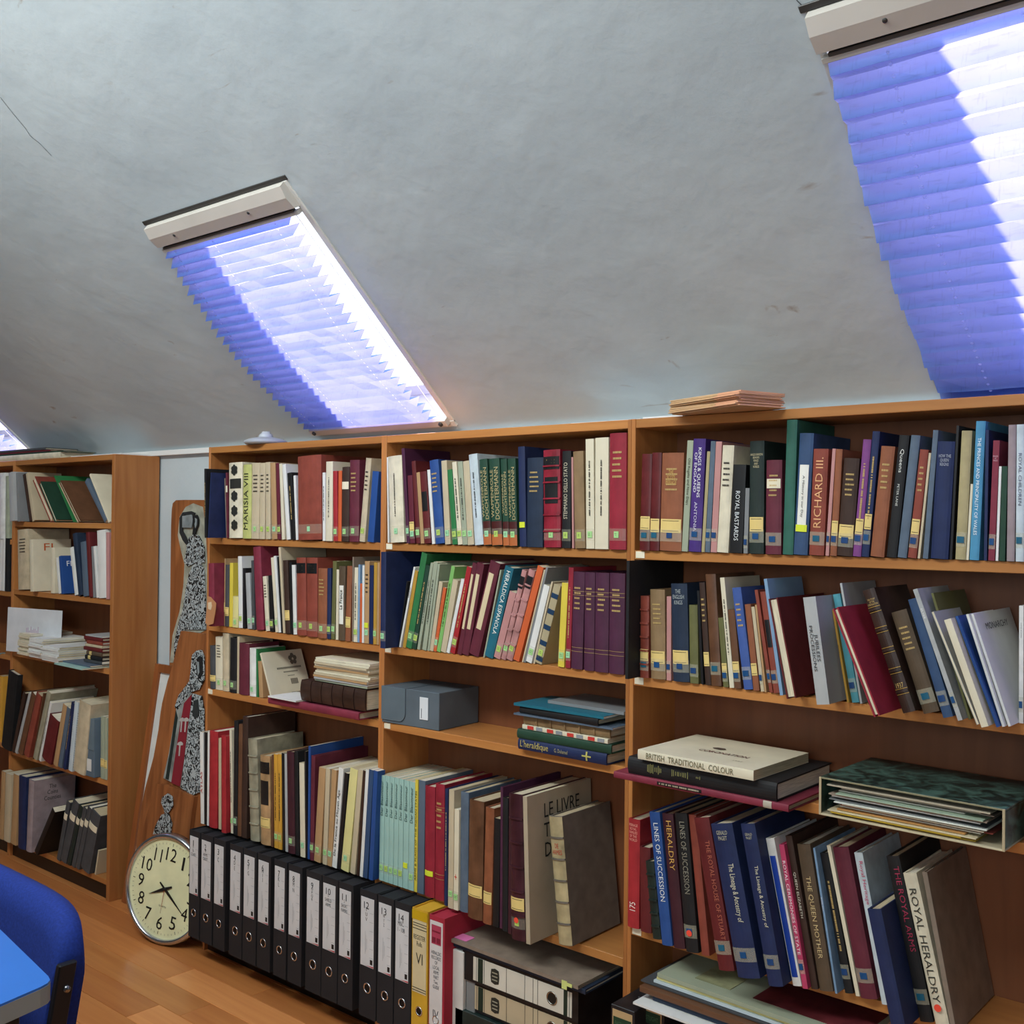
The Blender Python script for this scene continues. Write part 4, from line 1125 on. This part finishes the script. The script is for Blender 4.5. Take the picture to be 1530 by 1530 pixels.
# cracks in the plaster
def crack(name, uvs, wd=.0016):
    bm = bmesh.new(); P_ = []
    for u, v in uvs:
        p = onplane(u, v, SP(0, 0, -.0012), no); P_.append(p)
    for a, b2 in zip(P_, P_[1:]):
        d = (b2-a).normalized().cross(no)*wd/2; quad(bm, [a-d, b2-d, b2+d, a+d])
    link(name, fin(bm, name), mat('4a4c50', 'ink'), c)
crack('plaster_crack', [(0, 145), (18, 168), (38, 192), (45, 203), (60, 215), (77, 233)]); crack('plaster_crack', [(1190, 0), (1208, 18), (1222, 27), (1236, 36)])
wk = box('wall_back', -4.2, 5.6, .196, .26, 0, 1.60, PLASTER, None, 0); tag(wk, None, None, kind='structure')
for nm_, bb in (('wall_left', (-4.26, -4.2, -4.2, .2, 0, 3.1)), ('wall_right', (5.6, 5.66, -4.2, .2, 0, 3.1)), ('wall_front', (-4.2, 5.6, -4.26, -4.2, 0, 3.1))):
    tag(box(nm_, *bb, mat('85827a', 'paint'), None, 0), None, None, kind='structure')
tr = box('lit_gap_strip_1', -4.2, 5.6, .176, .1955, 1.548, 1.566, mat('e8e8e6', 'paint'), None, .001); tag(tr, None, None, kind='structure')  # white strip added to imitate the bright line of lit wall above the cases

# ---------------------------------------------------------------- roof windows and pleated blinds
WHITE = mat('dcdad4', 'plastic'); RAILM = mat('c9c3bb', 'plastic'); DARKM = mat('3a3836', 'plastic')
GLASS = bpy.data.materials.new('window_glass'); GLASS.use_nodes = True; gn = GLASS.node_tree.nodes; gl = GLASS.node_tree.links
gt = gn.new('ShaderNodeBsdfTransparent'); gg = gn.new('ShaderNodeBsdfGlossy'); gg.inputs['Roughness'].default_value = .02; gm = gn.new('ShaderNodeMixShader'); gm.inputs[0].default_value = .06
gl.new(gt.outputs[0], gm.inputs[1]); gl.new(gg.outputs[0], gm.inputs[2]); gl.new(gm.outputs[0], gn['Material Output'].inputs[0])
FAB = bpy.data.materials.new('pleated_blue_fabric'); FAB.use_nodes = True; fn = FAB.node_tree.nodes; fl_ = FAB.node_tree.links
tc = fn.new('ShaderNodeTexCoord')
def fibre(sc_):
    mp = fn.new('ShaderNodeMapping'); mp.inputs['Scale'].default_value = sc_; nz = fn.new('ShaderNodeTexNoise'); nz.inputs['Scale'].default_value = 1; nz.inputs['Detail'].default_value = 4
    fl_.new(tc.outputs['Object'], mp.inputs[0]); fl_.new(mp.outputs[0], nz.inputs['Vector']); r = fn.new('ShaderNodeValToRGB'); r.color_ramp.elements[0].position = .28; r.color_ramp.elements[1].position = .42
    r.color_ramp.elements[0].color = (.72, .72, .72, 1); r.color_ramp.elements[1].color = (1, 1, 1, 1); fl_.new(nz.outputs['Fac'], r.inputs[0]); return r
ra, rb = fibre((30, 260, 30)), fibre((260, 30, 30))
mm = fn.new('ShaderNodeMix'); mm.data_type = 'RGBA'; mm.blend_type = 'MULTIPLY'; mm.inputs[0].default_value = 1; fl_.new(ra.outputs[0], mm.inputs[6]); fl_.new(rb.outputs[0], mm.inputs[7])
def tint(colr):
    m_ = fn.new('ShaderNodeMix'); m_.data_type = 'RGBA'; m_.blend_type = 'MULTIPLY'; m_.inputs[0].default_value = .45; m_.inputs[6].default_value = colr; fl_.new(mm.outputs[2], m_.inputs[7]); return m_
td = tint((.07, .24, .55, 1)); tt = tint((.40, .39, .86, 1))
dd = fn.new('ShaderNodeBsdfDiffuse'); tl_ = fn.new('ShaderNodeBsdfTranslucent'); fl_.new(td.outputs[2], dd.inputs[0]); fl_.new(tt.outputs[2], tl_.inputs[0])
ms = fn.new('ShaderNodeMixShader'); ms.inputs[0].default_value = .7; fl_.new(dd.outputs[0], ms.inputs[1]); fl_.new(tl_.outputs[0], ms.inputs[2])
fl_.new(ms.outputs[0], fn['Material Output'].inputs[0])
EYE = bpy.data.materials.new('sunlit_hole_white'); EYE.use_nodes = True; _q = EYE.node_tree.nodes.new('ShaderNodeBsdfTranslucent'); _q.inputs[0].default_value = (1, 1, 1, 1); EYE.node_tree.links.new(_q.outputs[0], EYE.node_tree.nodes['Material Output'].inputs[0])
def slope_obj(name, me, m, parent): return link(name, me, m, parent)
ROT = Matrix((Vector((1, 0, 0)), es, -no)).transposed().to_euler()   # local x = along wall, y = up slope, z = into room
def window(i, xa, xb):
    r = empty('window_%d' % i, SP(xa, SB)); r.rotation_euler = ROT; tag(r, None, None, kind='structure')
    W, H = xb-xa, STP-SB
    # reveal and outer frame: boxes in local space, z negative is outward
    def bx(n, a, b, c, d, e, f, m): return box(n, a, b, c, d, e, f, m, r, .0012)
    bx('reveal', -.012, .0, -.012, H+.012, -.19, .0, WHITE); bx('reveal', W, W+.012, -.012, H+.012, -.19, .0, WHITE)
    bx('reveal', 0, W, -.012, 0, -.19, 0, WHITE); bx('reveal', 0, W, H, H+.012, -.19, 0, WHITE)
    bx('sash', .0, .035, 0, H, -.165, -.125, WHITE); bx('sash', W-.022, W, 0, H, -.165, -.125, WHITE); bx('sash', .035, W-.022, 0, .035, -.165, -.125, WHITE); bx('sash', .035, W-.022, H-.05, H, -.165, -.125, WHITE)
    bx('glass_pane', .03, W-.02, .03, H-.045, -.146, -.142, GLASS)
    bx('casing', W-.004, W+.014, 0, H, -.002, .004, WHITE)
    bx('casing', -.004, W+.014, -.014, .006, -.002, .006, WHITE) if i == 2 else None; bx('dark_gap', -.018, W+.018, H, H+.012, -.001, .003, DARKM)
    return r, W, H
def blind(i, xa, W, H, lo, hi, label, npl, gap_r, gap_l, sag=0):
    r = empty('pleated_blind', SP(xa, SB)); r.rotation_euler = ROT
    # head rail
    bm = bmesh.new(); pr = [(-.004, H), (-.004, H-.058), (.006, H-.066), (.022, H-.060), (.026, H-.030), (.020, H-.002)]
    vs = [[bm.verts.new((x, y, z)) for z, y in pr] for x in (-.006, W+.004)]; n = len(pr)
    bm.faces.new(vs[0]); bm.faces.new(vs[1][::-1])
    for k in range(n): bm.faces.new((vs[0][k], vs[1][k], vs[1][(k+1) % n], vs[0][(k+1) % n]))
    bmesh.ops.recalc_face_normals(bm, faces=bm.faces[:]); link('head_rail', fin(bm, 'head_rail'), RAILM, r)
    box('rail_slot', .01, W-.01, H-.069, H-.064, .010, .020, DARKM, r, 0); box('lower_lip', -.004, W, H-.080, H-.070, .004, .018, mat('b4b0aa', 'plastic'), r)
    for x in (W*.18, W*.74): lathe('screw', [(0, .002), (.0035, .0015), (.004, 0)], DARKM, r, 12, (x, H-.038, .0255))
    # fabric
    x0, x1 = gap_l, W-gap_r; bm = bmesh.new(); rr = random.Random(i); prev = None; y1 = H-.078; y0 = lo
    edges = [y1-(y1-y0)*k/(npl) for k in range(npl+1)]
    row = []
    for k, y in enumerate(edges):
        for half in (0, 1):
            yy = y-(half*.5*(y1-y0)/npl if k < npl else 0)
            if k == npl and half: break
            z = .012+(.014 if half else -.014)+rr.uniform(-.002, .002)+.034*math.sin(math.pi*max(0, min(1, (y1-yy)/(y1-y0))))
            jl = rr.uniform(-.004, .004)+(.0035 if half else -.0035); f = (yy-y0)/(y1-y0)
            bow = sag*math.sin(math.pi*min(1, (1-f)))*.0
            ro = [bm.verts.new((x0+jl+(x1-x0)*t/8+(jl*-1 if t == 8 else 0)*2*(t == 8), yy+rr.uniform(-.0015, .0015)+sag*(1-abs(2*t/8-1))*.0, z)) for t in range(9)]
            row.append(ro)
    for a, b2 in zip(row, row[1:]):
        for t in range(8): bm.faces.new((a[t], a[t+1], b2[t+1], b2[t]))
    link('fabric', fin(bm, 'fabric'), FAB, r)
    # white translucent discs imitate sunlight coming through the cord holes of each pleat
    for fx_ in hi:
        bm = bmesh.new()
        for k in range(npl*2):
            yy = y1-(k+.5)*(y1-y0)/(npl*2); zc = .020+.034*math.sin(math.pi*(y1-yy)/(y1-y0))+.0; n_ = 6; xx = x0+(x1-x0)*fx_
            bm.faces.new([bm.verts.new((xx+.003*math.cos(a*math.pi/3), yy+.003*math.sin(a*math.pi/3), zc)) for a in range(6)])
        o = link('sunlit_cord_holes', fin(bm, 'sunlit_cord_holes'), EYE, r); o['kind'] = 'stuff'
    if lo < .05:
        box('bottom_rail', .0, W, lo-.022, lo-.002, .000, .020, RAILM, r)
        for x in (.02, W-.02): lathe('clip', [(0, .006), (.006, .005), (.007, 0)], DARKM, r, 10, (x, lo-.012, .020))
    box('side_cord', x1+.010, x1+.0118, lo, H-.08, .002, .0038, mat('d8d8d8', 'plastic'), r, 0)
    tag(r, label, 'blind', 'pleated blinds in the roof windows'); return r
for i, (xa, xb) in enumerate(WIN):
    r, W, H = window(i+1, xa, xb)
    blind(i+1, xa, W, H, [.022, .022, -.045][i], [(.10, .45, .88), (.10, .42, .90), (.17, .5, .83)][i], ['blue pleated blind just visible at the left picture edge', 'blue pleated blind fully closed over the smaller looking roof window', 'large blue pleated blind at the top right'][i], [20, 24, 20][i], [.045, .040, .03][i], [.0, -.004, .0][i])

# ---------------------------------------------------------------- clock on the floor
ck = empty('wall_clock'); R_ = .168
ck.matrix_world = Matrix.Translation((-.137, -.052, .1695)) @ Matrix.Rotation(math.radians(14), 4, 'Z') @ Matrix.Rotation(math.radians(-6), 4, 'X') @ Matrix.Rotation(math.radians(90), 4, 'X') @ Matrix.Rotation(math.radians(-7), 4, 'Z')
lathe('rim', [(R_-.012, -.022), (R_, -.020), (R_, -.004), (R_-.002, .004), (R_-.008, .008), (R_-.014, .006), (R_-.017, .0), (R_-.016, -.004)], mat('c8ccd4', 'metal'), ck, 72)
lathe('rear_case', [(0, -.024), (R_-.016, -.024), (R_-.010, -.021)], mat('8c7468', 'plastic'), ck, 48)
lathe('dial', [(0, -.002), (R_-.0165, -.002)], mat('e6e8bc', 'paper'), ck, 64, None, False)
for n_ in range(1, 13):
    a = math.pi/2-n_*math.pi/6; rr_ = R_*.63; cx_, cy_ = rr_*math.cos(a), rr_*math.sin(a)
    lettering('numeral', str(n_), mat('1c1c18', 'ink'), ck, (lambda q, s, X=cx_, Y=cy_: (X+q, Y+s, -.0010)), {11: .030}.get(n_, .024 if n_ < 10 else .042), .040, 'h')
bm = bmesh.new()
for k in range(60):
    a = k*math.pi/30; l0, l1 = R_*(.78 if k % 5 == 0 else .80), R_*.835; w_ = .0009 if k % 5 == 0 else .0004; dx, dy = math.cos(a), math.sin(a)
    quad(bm, [(l0*dx-w_*dy, l0*dy+w_*dx, -.0012), (l0*dx+w_*dy, l0*dy-w_*dx, -.0012), (l1*dx+w_*dy, l1*dy-w_*dx, -.0012), (l1*dx-w_*dy, l1*dy+w_*dx, -.0012)])
link('minute_marks', fin(bm, 'minute_marks'), mat('2a2a24', 'ink'), ck)
def hand(name, ang, ln, wd, hexc, z, back=.028):
    a = math.radians(90-ang); d = Vector((math.cos(a), math.sin(a), 0)); s = Vector((-d.y, d.x, 0)); bm = bmesh.new()
    P_ = [-d*back+s*wd*.5, -d*back-s*wd*.5, d*ln*.15-s*wd, d*ln, d*ln*.15+s*wd]; f = bm.faces.new([bm.verts.new((p.x, p.y, z)) for p in P_]); ex = bmesh.ops.extrude_face_region(bm, geom=[f]); bmesh.ops.translate(bm, verts=[v for v in ex['geom'] if isinstance(v, bmesh.types.BMVert)], vec=(0, 0, .001))
    link(name, fin(bm, name), mat(hexc, 'ink'), ck)
hand('hour_hand', 243, .072, .0055, '1b1b1a', .0005); hand('minute_hand', 122, .112, .0045, '1b1b1a', .0018); hand('second_hand', 180, .075, .0008, 'a03028', .003, .0)
lathe('hand_pin', [(0, .005), (.005, .0045), (.005, -.001)], mat('1b1b1a', 'ink'), ck, 16)
lettering('dial_lettering', 'QUARTZ', mat('5a5a48', 'ink'), ck, lambda q, s: (q, -.055+s, -.0010), .03, .0055, 'h')
tag(ck, 'round chrome rimmed wall clock with pale yellow dial standing on the floor', 'clock')

# ---------------------------------------------------------------- framed picture and carved boards leaning on the wall
def leanboard(name, px, y_b, y_t, zt, th, m, label, cat, rough=0.0):
    """outline in picture pixels unprojected on a leaning plane; built flat then tilted about its foot"""
    ang = math.atan2(y_t-y_b, zt); n = Vector((0, -math.cos(ang), math.sin(ang)))
    r = empty(name, (0, y_b, 0)); r.rotation_euler = (-ang, 0, 0)
    inv = r.rotation_euler.to_matrix().inverted()
    def loc(u, v): p = inv @ (onplane(u, v, (0, y_b, 0), n)-Vector((0, y_b, 0))); return (p.x, p.z)
    if px: prism('board', [loc(*q) if isinstance(q[0], (int, float)) and q[1] is not None else q for q in px], 0, th, m, r)
    tag(r, label, cat); return r, loc
CARVE = bpy.data.materials.new('black_and_silver_carving'); CARVE.use_nodes = True; n_ = CARVE.node_tree.nodes; l_ = CARVE.node_tree.links
tc = n_.new('ShaderNodeTexCoord'); vo = n_.new('ShaderNodeTexNoise'); vo.inputs['Scale'].default_value = 42; vo.inputs['Detail'].default_value = 1.5; vo.inputs['Distortion'].default_value = 3.5
l_.new(tc.outputs['Object'], vo.inputs['Vector']); rp = n_.new('ShaderNodeValToRGB'); rp.color_ramp.interpolation = 'CONSTANT'; rp.color_ramp.elements[0].color = lin('1b1d1f'); rp.color_ramp.elements[1].position = .49; rp.color_ramp.elements[1].color = lin('a8b0b2')
l_.new(vo.outputs['Fac'], rp.inputs[0]); l_.new(rp.outputs[0], n_['Principled BSDF'].inputs['Base Color']); n_['Principled BSDF'].inputs['Roughness'].default_value = .45
bp = n_.new('ShaderNodeBump'); bp.inputs['Strength'].default_value = .5; bp.inputs['Distance'].default_value = .003; l_.new(rp.outputs[0], bp.inputs['Height']); l_.new(bp.outputs[0], n_['Principled BSDF'].inputs['Normal'])
def fig(r, loc, name, Z, s, ox, oy, pts, y0, m): prism(name, [loc(ox+x/s, oy+y/s) for x, y in pts], -y0, 0.0005-(y0-.002 if y0 > .002 else 0), m, r)
S5 = 5.4615
# board 1
r, loc = leanboard('carved_board', None, .158, .176, 1.39, .012, BOARDW, 'tall carved wooden board with woman carrying a pot, upper one', 'carving')
pts = [loc(190+x/S5, 730+y/S5) for x, y in ((372, 120), (398, 95), (470, 92))]+[(-.035, 1.386), (-.020, 1.37), (-.020, .02)]+[(loc(190+345/S5, 1000)[0], .02)]+[loc(190+x/S5, 730+y/S5) for x, y in ((345, 1420), (350, 1000), (354, 640), (358, 300), (364, 170))]
pts = [(min(p[0], -.014), min(p[1], 1.39)) for p in pts]
prism('board', pts, 0, .012, BOARDW, r)
halo = [(540, 120), (620, 150), (640, 300), (655, 600), (650, 1150), (560, 1200), (480, 1250), (440, 1340), (400, 1420), (350, 1420), (372, 1200), (430, 1000), (460, 800), (470, 620), (440, 500), (415, 380), (430, 230), (480, 150)]
fig(r, loc, 'pale_halo', 0, S5, 190, 730, halo, .0012, mat('a8a898', 'leather'))
fig(r, loc, 'carved_dress', 0, S5, 190, 730, [(545, 630), (600, 590), (640, 660), (650, 900), (650, 1150), (560, 1150), (480, 1150), (440, 1220), (415, 1330), (395, 1390), (395, 1260), (430, 1100), (470, 960), (490, 820), (515, 700)], .006, CARVE)
fig(r, loc, 'carved_torso', 0, S5, 190, 730, [(500, 460), (520, 395), (560, 375), (600, 385), (640, 470), (645, 600), (560, 610), (510, 635), (478, 600), (495, 520)], .007, CARVE)
fig(r, loc, 'raised_arm', 0, S5, 190, 730, [(445, 240), (470, 195), (540, 185), (575, 200), (560, 215), (490, 215), (470, 250), (468, 340), (520, 440), (500, 460), (470, 420), (445, 360)], .009, mat('24272a', 'paint'))
fig(r, loc, 'pot', 0, S5, 190, 730, [(470, 225), (545, 212), (555, 250), (545, 320), (470, 318)], .010, mat('8b9498', 'leather'))
fig(r, loc, 'face', 0, S5, 190, 730, [(552, 220), (590, 215), (600, 250), (598, 300), (580, 345), (572, 380), (550, 375), (556, 320)], .009, mat('17191b', 'paint'))
fig(r, loc, 'cheek_highlight', 0, S5, 190, 730, [(575, 240), (590, 250), (588, 300), (578, 325), (572, 290), (578, 270)], .011, mat('8a9294', 'paint'))
# framed picture
r, loc = leanboard('picture_frame', None, .046, .150, .84, .012, FRAMEW, 'large picture frame with white mount leaning behind the carved boards', 'picture')
tlx, tlz = loc(232, 991); blx = loc(182, 1342)[0]; blx = max(blx, XA+.012)
tlx = max(tlx, XA+.014); tzz = tlz; rx = -.03
def barp(n, p): prism(n, p, 0, .016, FRAMEW, r)
barp('frame_rail', [(blx, .001), (tlx, tzz), (tlx+.030, tzz-.002), (blx+.030, .001)]); barp('frame_rail', [(tlx+.028, tzz), (rx, tzz), (rx, tzz-.028), (tlx+.028, tzz-.028)]); barp('frame_rail', [(blx+.028, .001), (rx, .001), (rx, .03), (blx+.028, .03)])
prism('mount', [(blx+.029, .029), (tlx+.029, tzz-.027), (rx, tzz-.027), (rx, .029)], .008, .012, mat('d4d8d6', 'paper'), r)
# board 2
r, loc = leanboard('carved_board', None, .022, .116, .96, .018, BOARDW, 'carved wooden board with veiled woman in red robe, middle one', 'carving')
px = [(440, 1160), (415, 1250), (385, 1380), (360, 1480)]; P1 = [loc(190+x/S5, 730+y/S5) for x, y in px]; P2 = [loc(190+x/S5, 970+y/S5) for x, y in ((330, 260), (285, 440), (270, 530), (255, 660), (235, 770), (215, 880), (180, 1010), (140, 1160), (110, 1330), (85, 1500))]
yb = P2[-1][0]
pts = [(-.016, P1[0][1]-.002)]+P1+P2+[(yb, .002), (-.016, .002)]
prism('board', pts, 0, .018, BOARDW, r)
fig(r, loc, 'veil', 0, S5, 190, 970, [(540, 50), (580, 10), (620, 5), (640, 60), (640, 250), (600, 330), (530, 350), (460, 440), (420, 500), (400, 470), (430, 380), (520, 260), (532, 160)], .006, CARVE)
fig(r, loc, 'robe_border', 0, S5, 190, 970, [(530, 350), (460, 430), (410, 490), (385, 640), (350, 850), (305, 1050), (450, 1125), (480, 900), (510, 640), (540, 370)], .005, mat('8f9490', 'leather'))
fig(r, loc, 'dark_stripe', 0, S5, 190, 970, [(410, 500), (425, 560), (395, 760), (350, 1065), (326, 1055), (368, 800), (395, 600)], .0065, mat('1c2826', 'paint'))
fig(r, loc, 'red_panel', 0, S5, 190, 970, [(540, 370), (480, 440), (450, 600), (410, 850), (375, 1090), (445, 1118), (480, 880), (505, 640), (530, 500)], .0075, mat('7e1f2c', 'paint'))
for cy, cx in ((565, 462), (565, 495), (760, 448)):
    fig(r, loc, 'white_motif', 0, S5, 190, 970, [(cx-22, cy+18), (cx-12, cy), (cx+8, cy-8), (cx+26, cy+6), (cx+24, cy+22), (cx+6, cy+24), (cx-2, cy+110), (cx-10, cy+110), (cx-4, cy+24)], .009, mat('b0a8a4', 'paint'))
fig(r, loc, 'carved_dress', 0, S5, 190, 970, [(545, 360), (620, 380), (640, 500), (640, 1150), (545, 1190), (450, 1130), (482, 880), (512, 640)], .006, CARVE)
fig(r, loc, 'face', 0, S5, 190, 970, [(585, 80), (610, 55), (632, 70), (632, 200), (605, 240), (585, 200)], .009, mat('1a1c1e', 'paint'))
fig(r, loc, 'face_highlight', 0, S5, 190, 970, [(592, 100), (606, 105), (610, 190), (598, 215), (594, 170)], .0105, mat('8a9294', 'paint'))
fig(r, loc, 'hands', 0, S5, 190, 970, [(560, 420), (595, 410), (605, 520), (590, 560), (550, 545)], .009, mat('2a3030', 'paint'))
# board 3
r, loc = leanboard('carved_board', None, .006, .048, .42, .014, BOARDW, 'small carved wooden board with seated figure, behind the clock', 'carving')
P3 = [loc(190+x/S5, 970+y/S5) for x, y in ((235, 1095), (300, 1105), (380, 1130), (470, 1170), (545, 1205), (525, 1350), (510, 1480))]; P4 = [loc(190+x/S5, 970+y/S5) for x, y in ((120, 1500), (160, 1350), (205, 1200))]
prism('board', P3+[(P3[-1][0], .002), (P4[0][0], .002)]+P4, 0, .014, BOARDW, r)
fig(r, loc, 'carved_head', 0, S5, 190, 970, [(300, 1205), (345, 1175), (380, 1200), (385, 1280), (350, 1330), (320, 1350), (310, 1300), (290, 1250)], .006, CARVE)
fig(r, loc, 'carved_body', 0, S5, 190, 970, [(320, 1340), (350, 1340), (375, 1420), (365, 1500), (220, 1510), (240, 1440), (290, 1350)], .005, CARVE)

# ---------------------------------------------------------------- table corner and blue chair
tb = empty('table', (1.516, -1.229, 0)); TZ = .73
A_, B_, C_ = onz(-60, 1330, TZ), onz(80, 1466, TZ), onz(-60, 1527, TZ)
e1 = (A_-B_).normalized(); e2 = (C_-B_).normalized(); Bp = B_
corner = [Bp+e1*.02, Bp+e1*.008+e2*.002, Bp+e1*.002+e2*.008, Bp+e2*.02]
far1, far2 = Bp+e1*1.2, Bp+e2*.62; outl = [far1]+corner+[far2, far1+e2*.62]
def topm(n, off, z0, z1, m):
    bm = bmesh.new(); cc = sum(outl, Vector())/len(outl); o_ = [p+(cc-p).normalized()*off for p in outl]
    extr(bm, [(p.x-tb.location.x, p.y-tb.location.y) for p in o_], z0, z1); bmesh.ops.recalc_face_normals(bm, faces=bm.faces[:]); link(n, fin(bm, n), m, tb)
TOPM = mat('2b6abc', 'plastic'); topm('table_top', .0, TZ-.003, TZ, TOPM); topm('edge_band', -.0006, TZ-.026, TZ-.0031, mat('8d9088', 'plastic'))
for q in (e1*.06+e2*.06, e1*1.1+e2*.06, e1*.06+e2*.55, e1*1.1+e2*.55):
    p = Bp+q; box('leg', p.x-.02-tb.location.x, p.x+.02-tb.location.x, p.y-.02-tb.location.y, p.y+.02-tb.location.y, 0, TZ-.026, mat('1c1c20', 'plastic'), tb)
tag(tb, 'blue topped table with grey edge, only its corner in view', 'table')
ch = empty('office_chair', (1.035, -1.075, 0))
bm = bmesh.new(); NX = 26; front = []; back = []
def ztop(t): return .42+.304*(max(0, 1-abs(t)**7))**(1/7)
cols = []
for k in range(NX+1):
    t = math.sin(math.pi/2*(2*k/NX-1)); x = .275*t; zt = ztop(t*.965); bend = -.02*abs(t)**3
    col = []
    for (dy, g) in ((-.026, .0), (-.026, .5), (-.026, .9), (-.018, .985), (0, 1.0), (.018, .985), (.026, .9), (.026, .5), (.026, 0)):
        col.append(bm.verts.new((x, dy+bend, .36+(zt-.36)*g)))
    cols.append(col)
for a, b2 in zip(cols, cols[1:]):
    n = len(a)
    for k in range(n): bm.faces.new((a[k], a[(k+1) % n], b2[(k+1) % n], b2[k]))
bm.faces.new(cols[0][::-1]); bm.faces.new(cols[-1]); bmesh.ops.recalc_face_normals(bm, faces=bm.faces[:])
link('backrest', fin(bm, 'backrest', True), mat('102c7c', 'fabric'), ch)
BK = mat('18181c', 'plastic')
for s in (1, -1):
    x0, x1 = (.276, .288) if s > 0 else (-.288, -.276)
    box('upright', x0, x1, -.044, -.016, 0, .662, BK, ch, .002)
    for z in (.625, .55, .40): lathe('bolt', [(0, .005), (.003, .0047), (.0055, .003), (.006, 0)], mat('8c8c90', 'metal'), ch, 16, ((x1 if s > 0 else x0), -.027, z)).rotation_euler = (0, s*math.pi/2, 0)
for o in ch.children:
    if o.name.startswith(('backrest', 'upright')):
        for v in o.data.vertices: v.co.y += (v.co.z-.68)*.17
    else: o.location.y += (o.location.z-.68)*.17
box('seat', -.26, .26, -.45, -.03, .40, .45, mat('102c7c', 'fabric'), ch, .015)
for x in (-.26, .235): box('leg', x, x+.025, -.45, -.425, 0, .40, BK, ch)
tag(ch, 'blue upholstered chair with black side upright, tucked behind the table', 'chair')
# printed and written details belong to the label or dial they are on
HOST = {'label_border': 'library_label', 'maker_mark': 'spine_label', 'red_flash': 'spine_label', 'printed_lines': 'spine_label', 'handwritten_number': 'spine_label', 'handwritten_note': 'spine_label', 'emblem_line': 'emblem',
        'numeral': 'dial', 'minute_marks': 'dial', 'dial_lettering': 'dial', 'pencil_note': 'paper_label', 'label_band': 'label', 'label_lettering': 'label', 'printed_detail': 'printed_panel'}
for root in [o for o in bpy.data.objects if o.parent is None and o.type == 'EMPTY']:
    kids = list(root.children)
    for c in kids:
        h = HOST.get(c.name.split('.')[0])
        if h:
            hs = [q for q in kids if q.name.split('.')[0] == h]
            if hs: c.parent = hs[0]
bpy.context.view_layer.update()
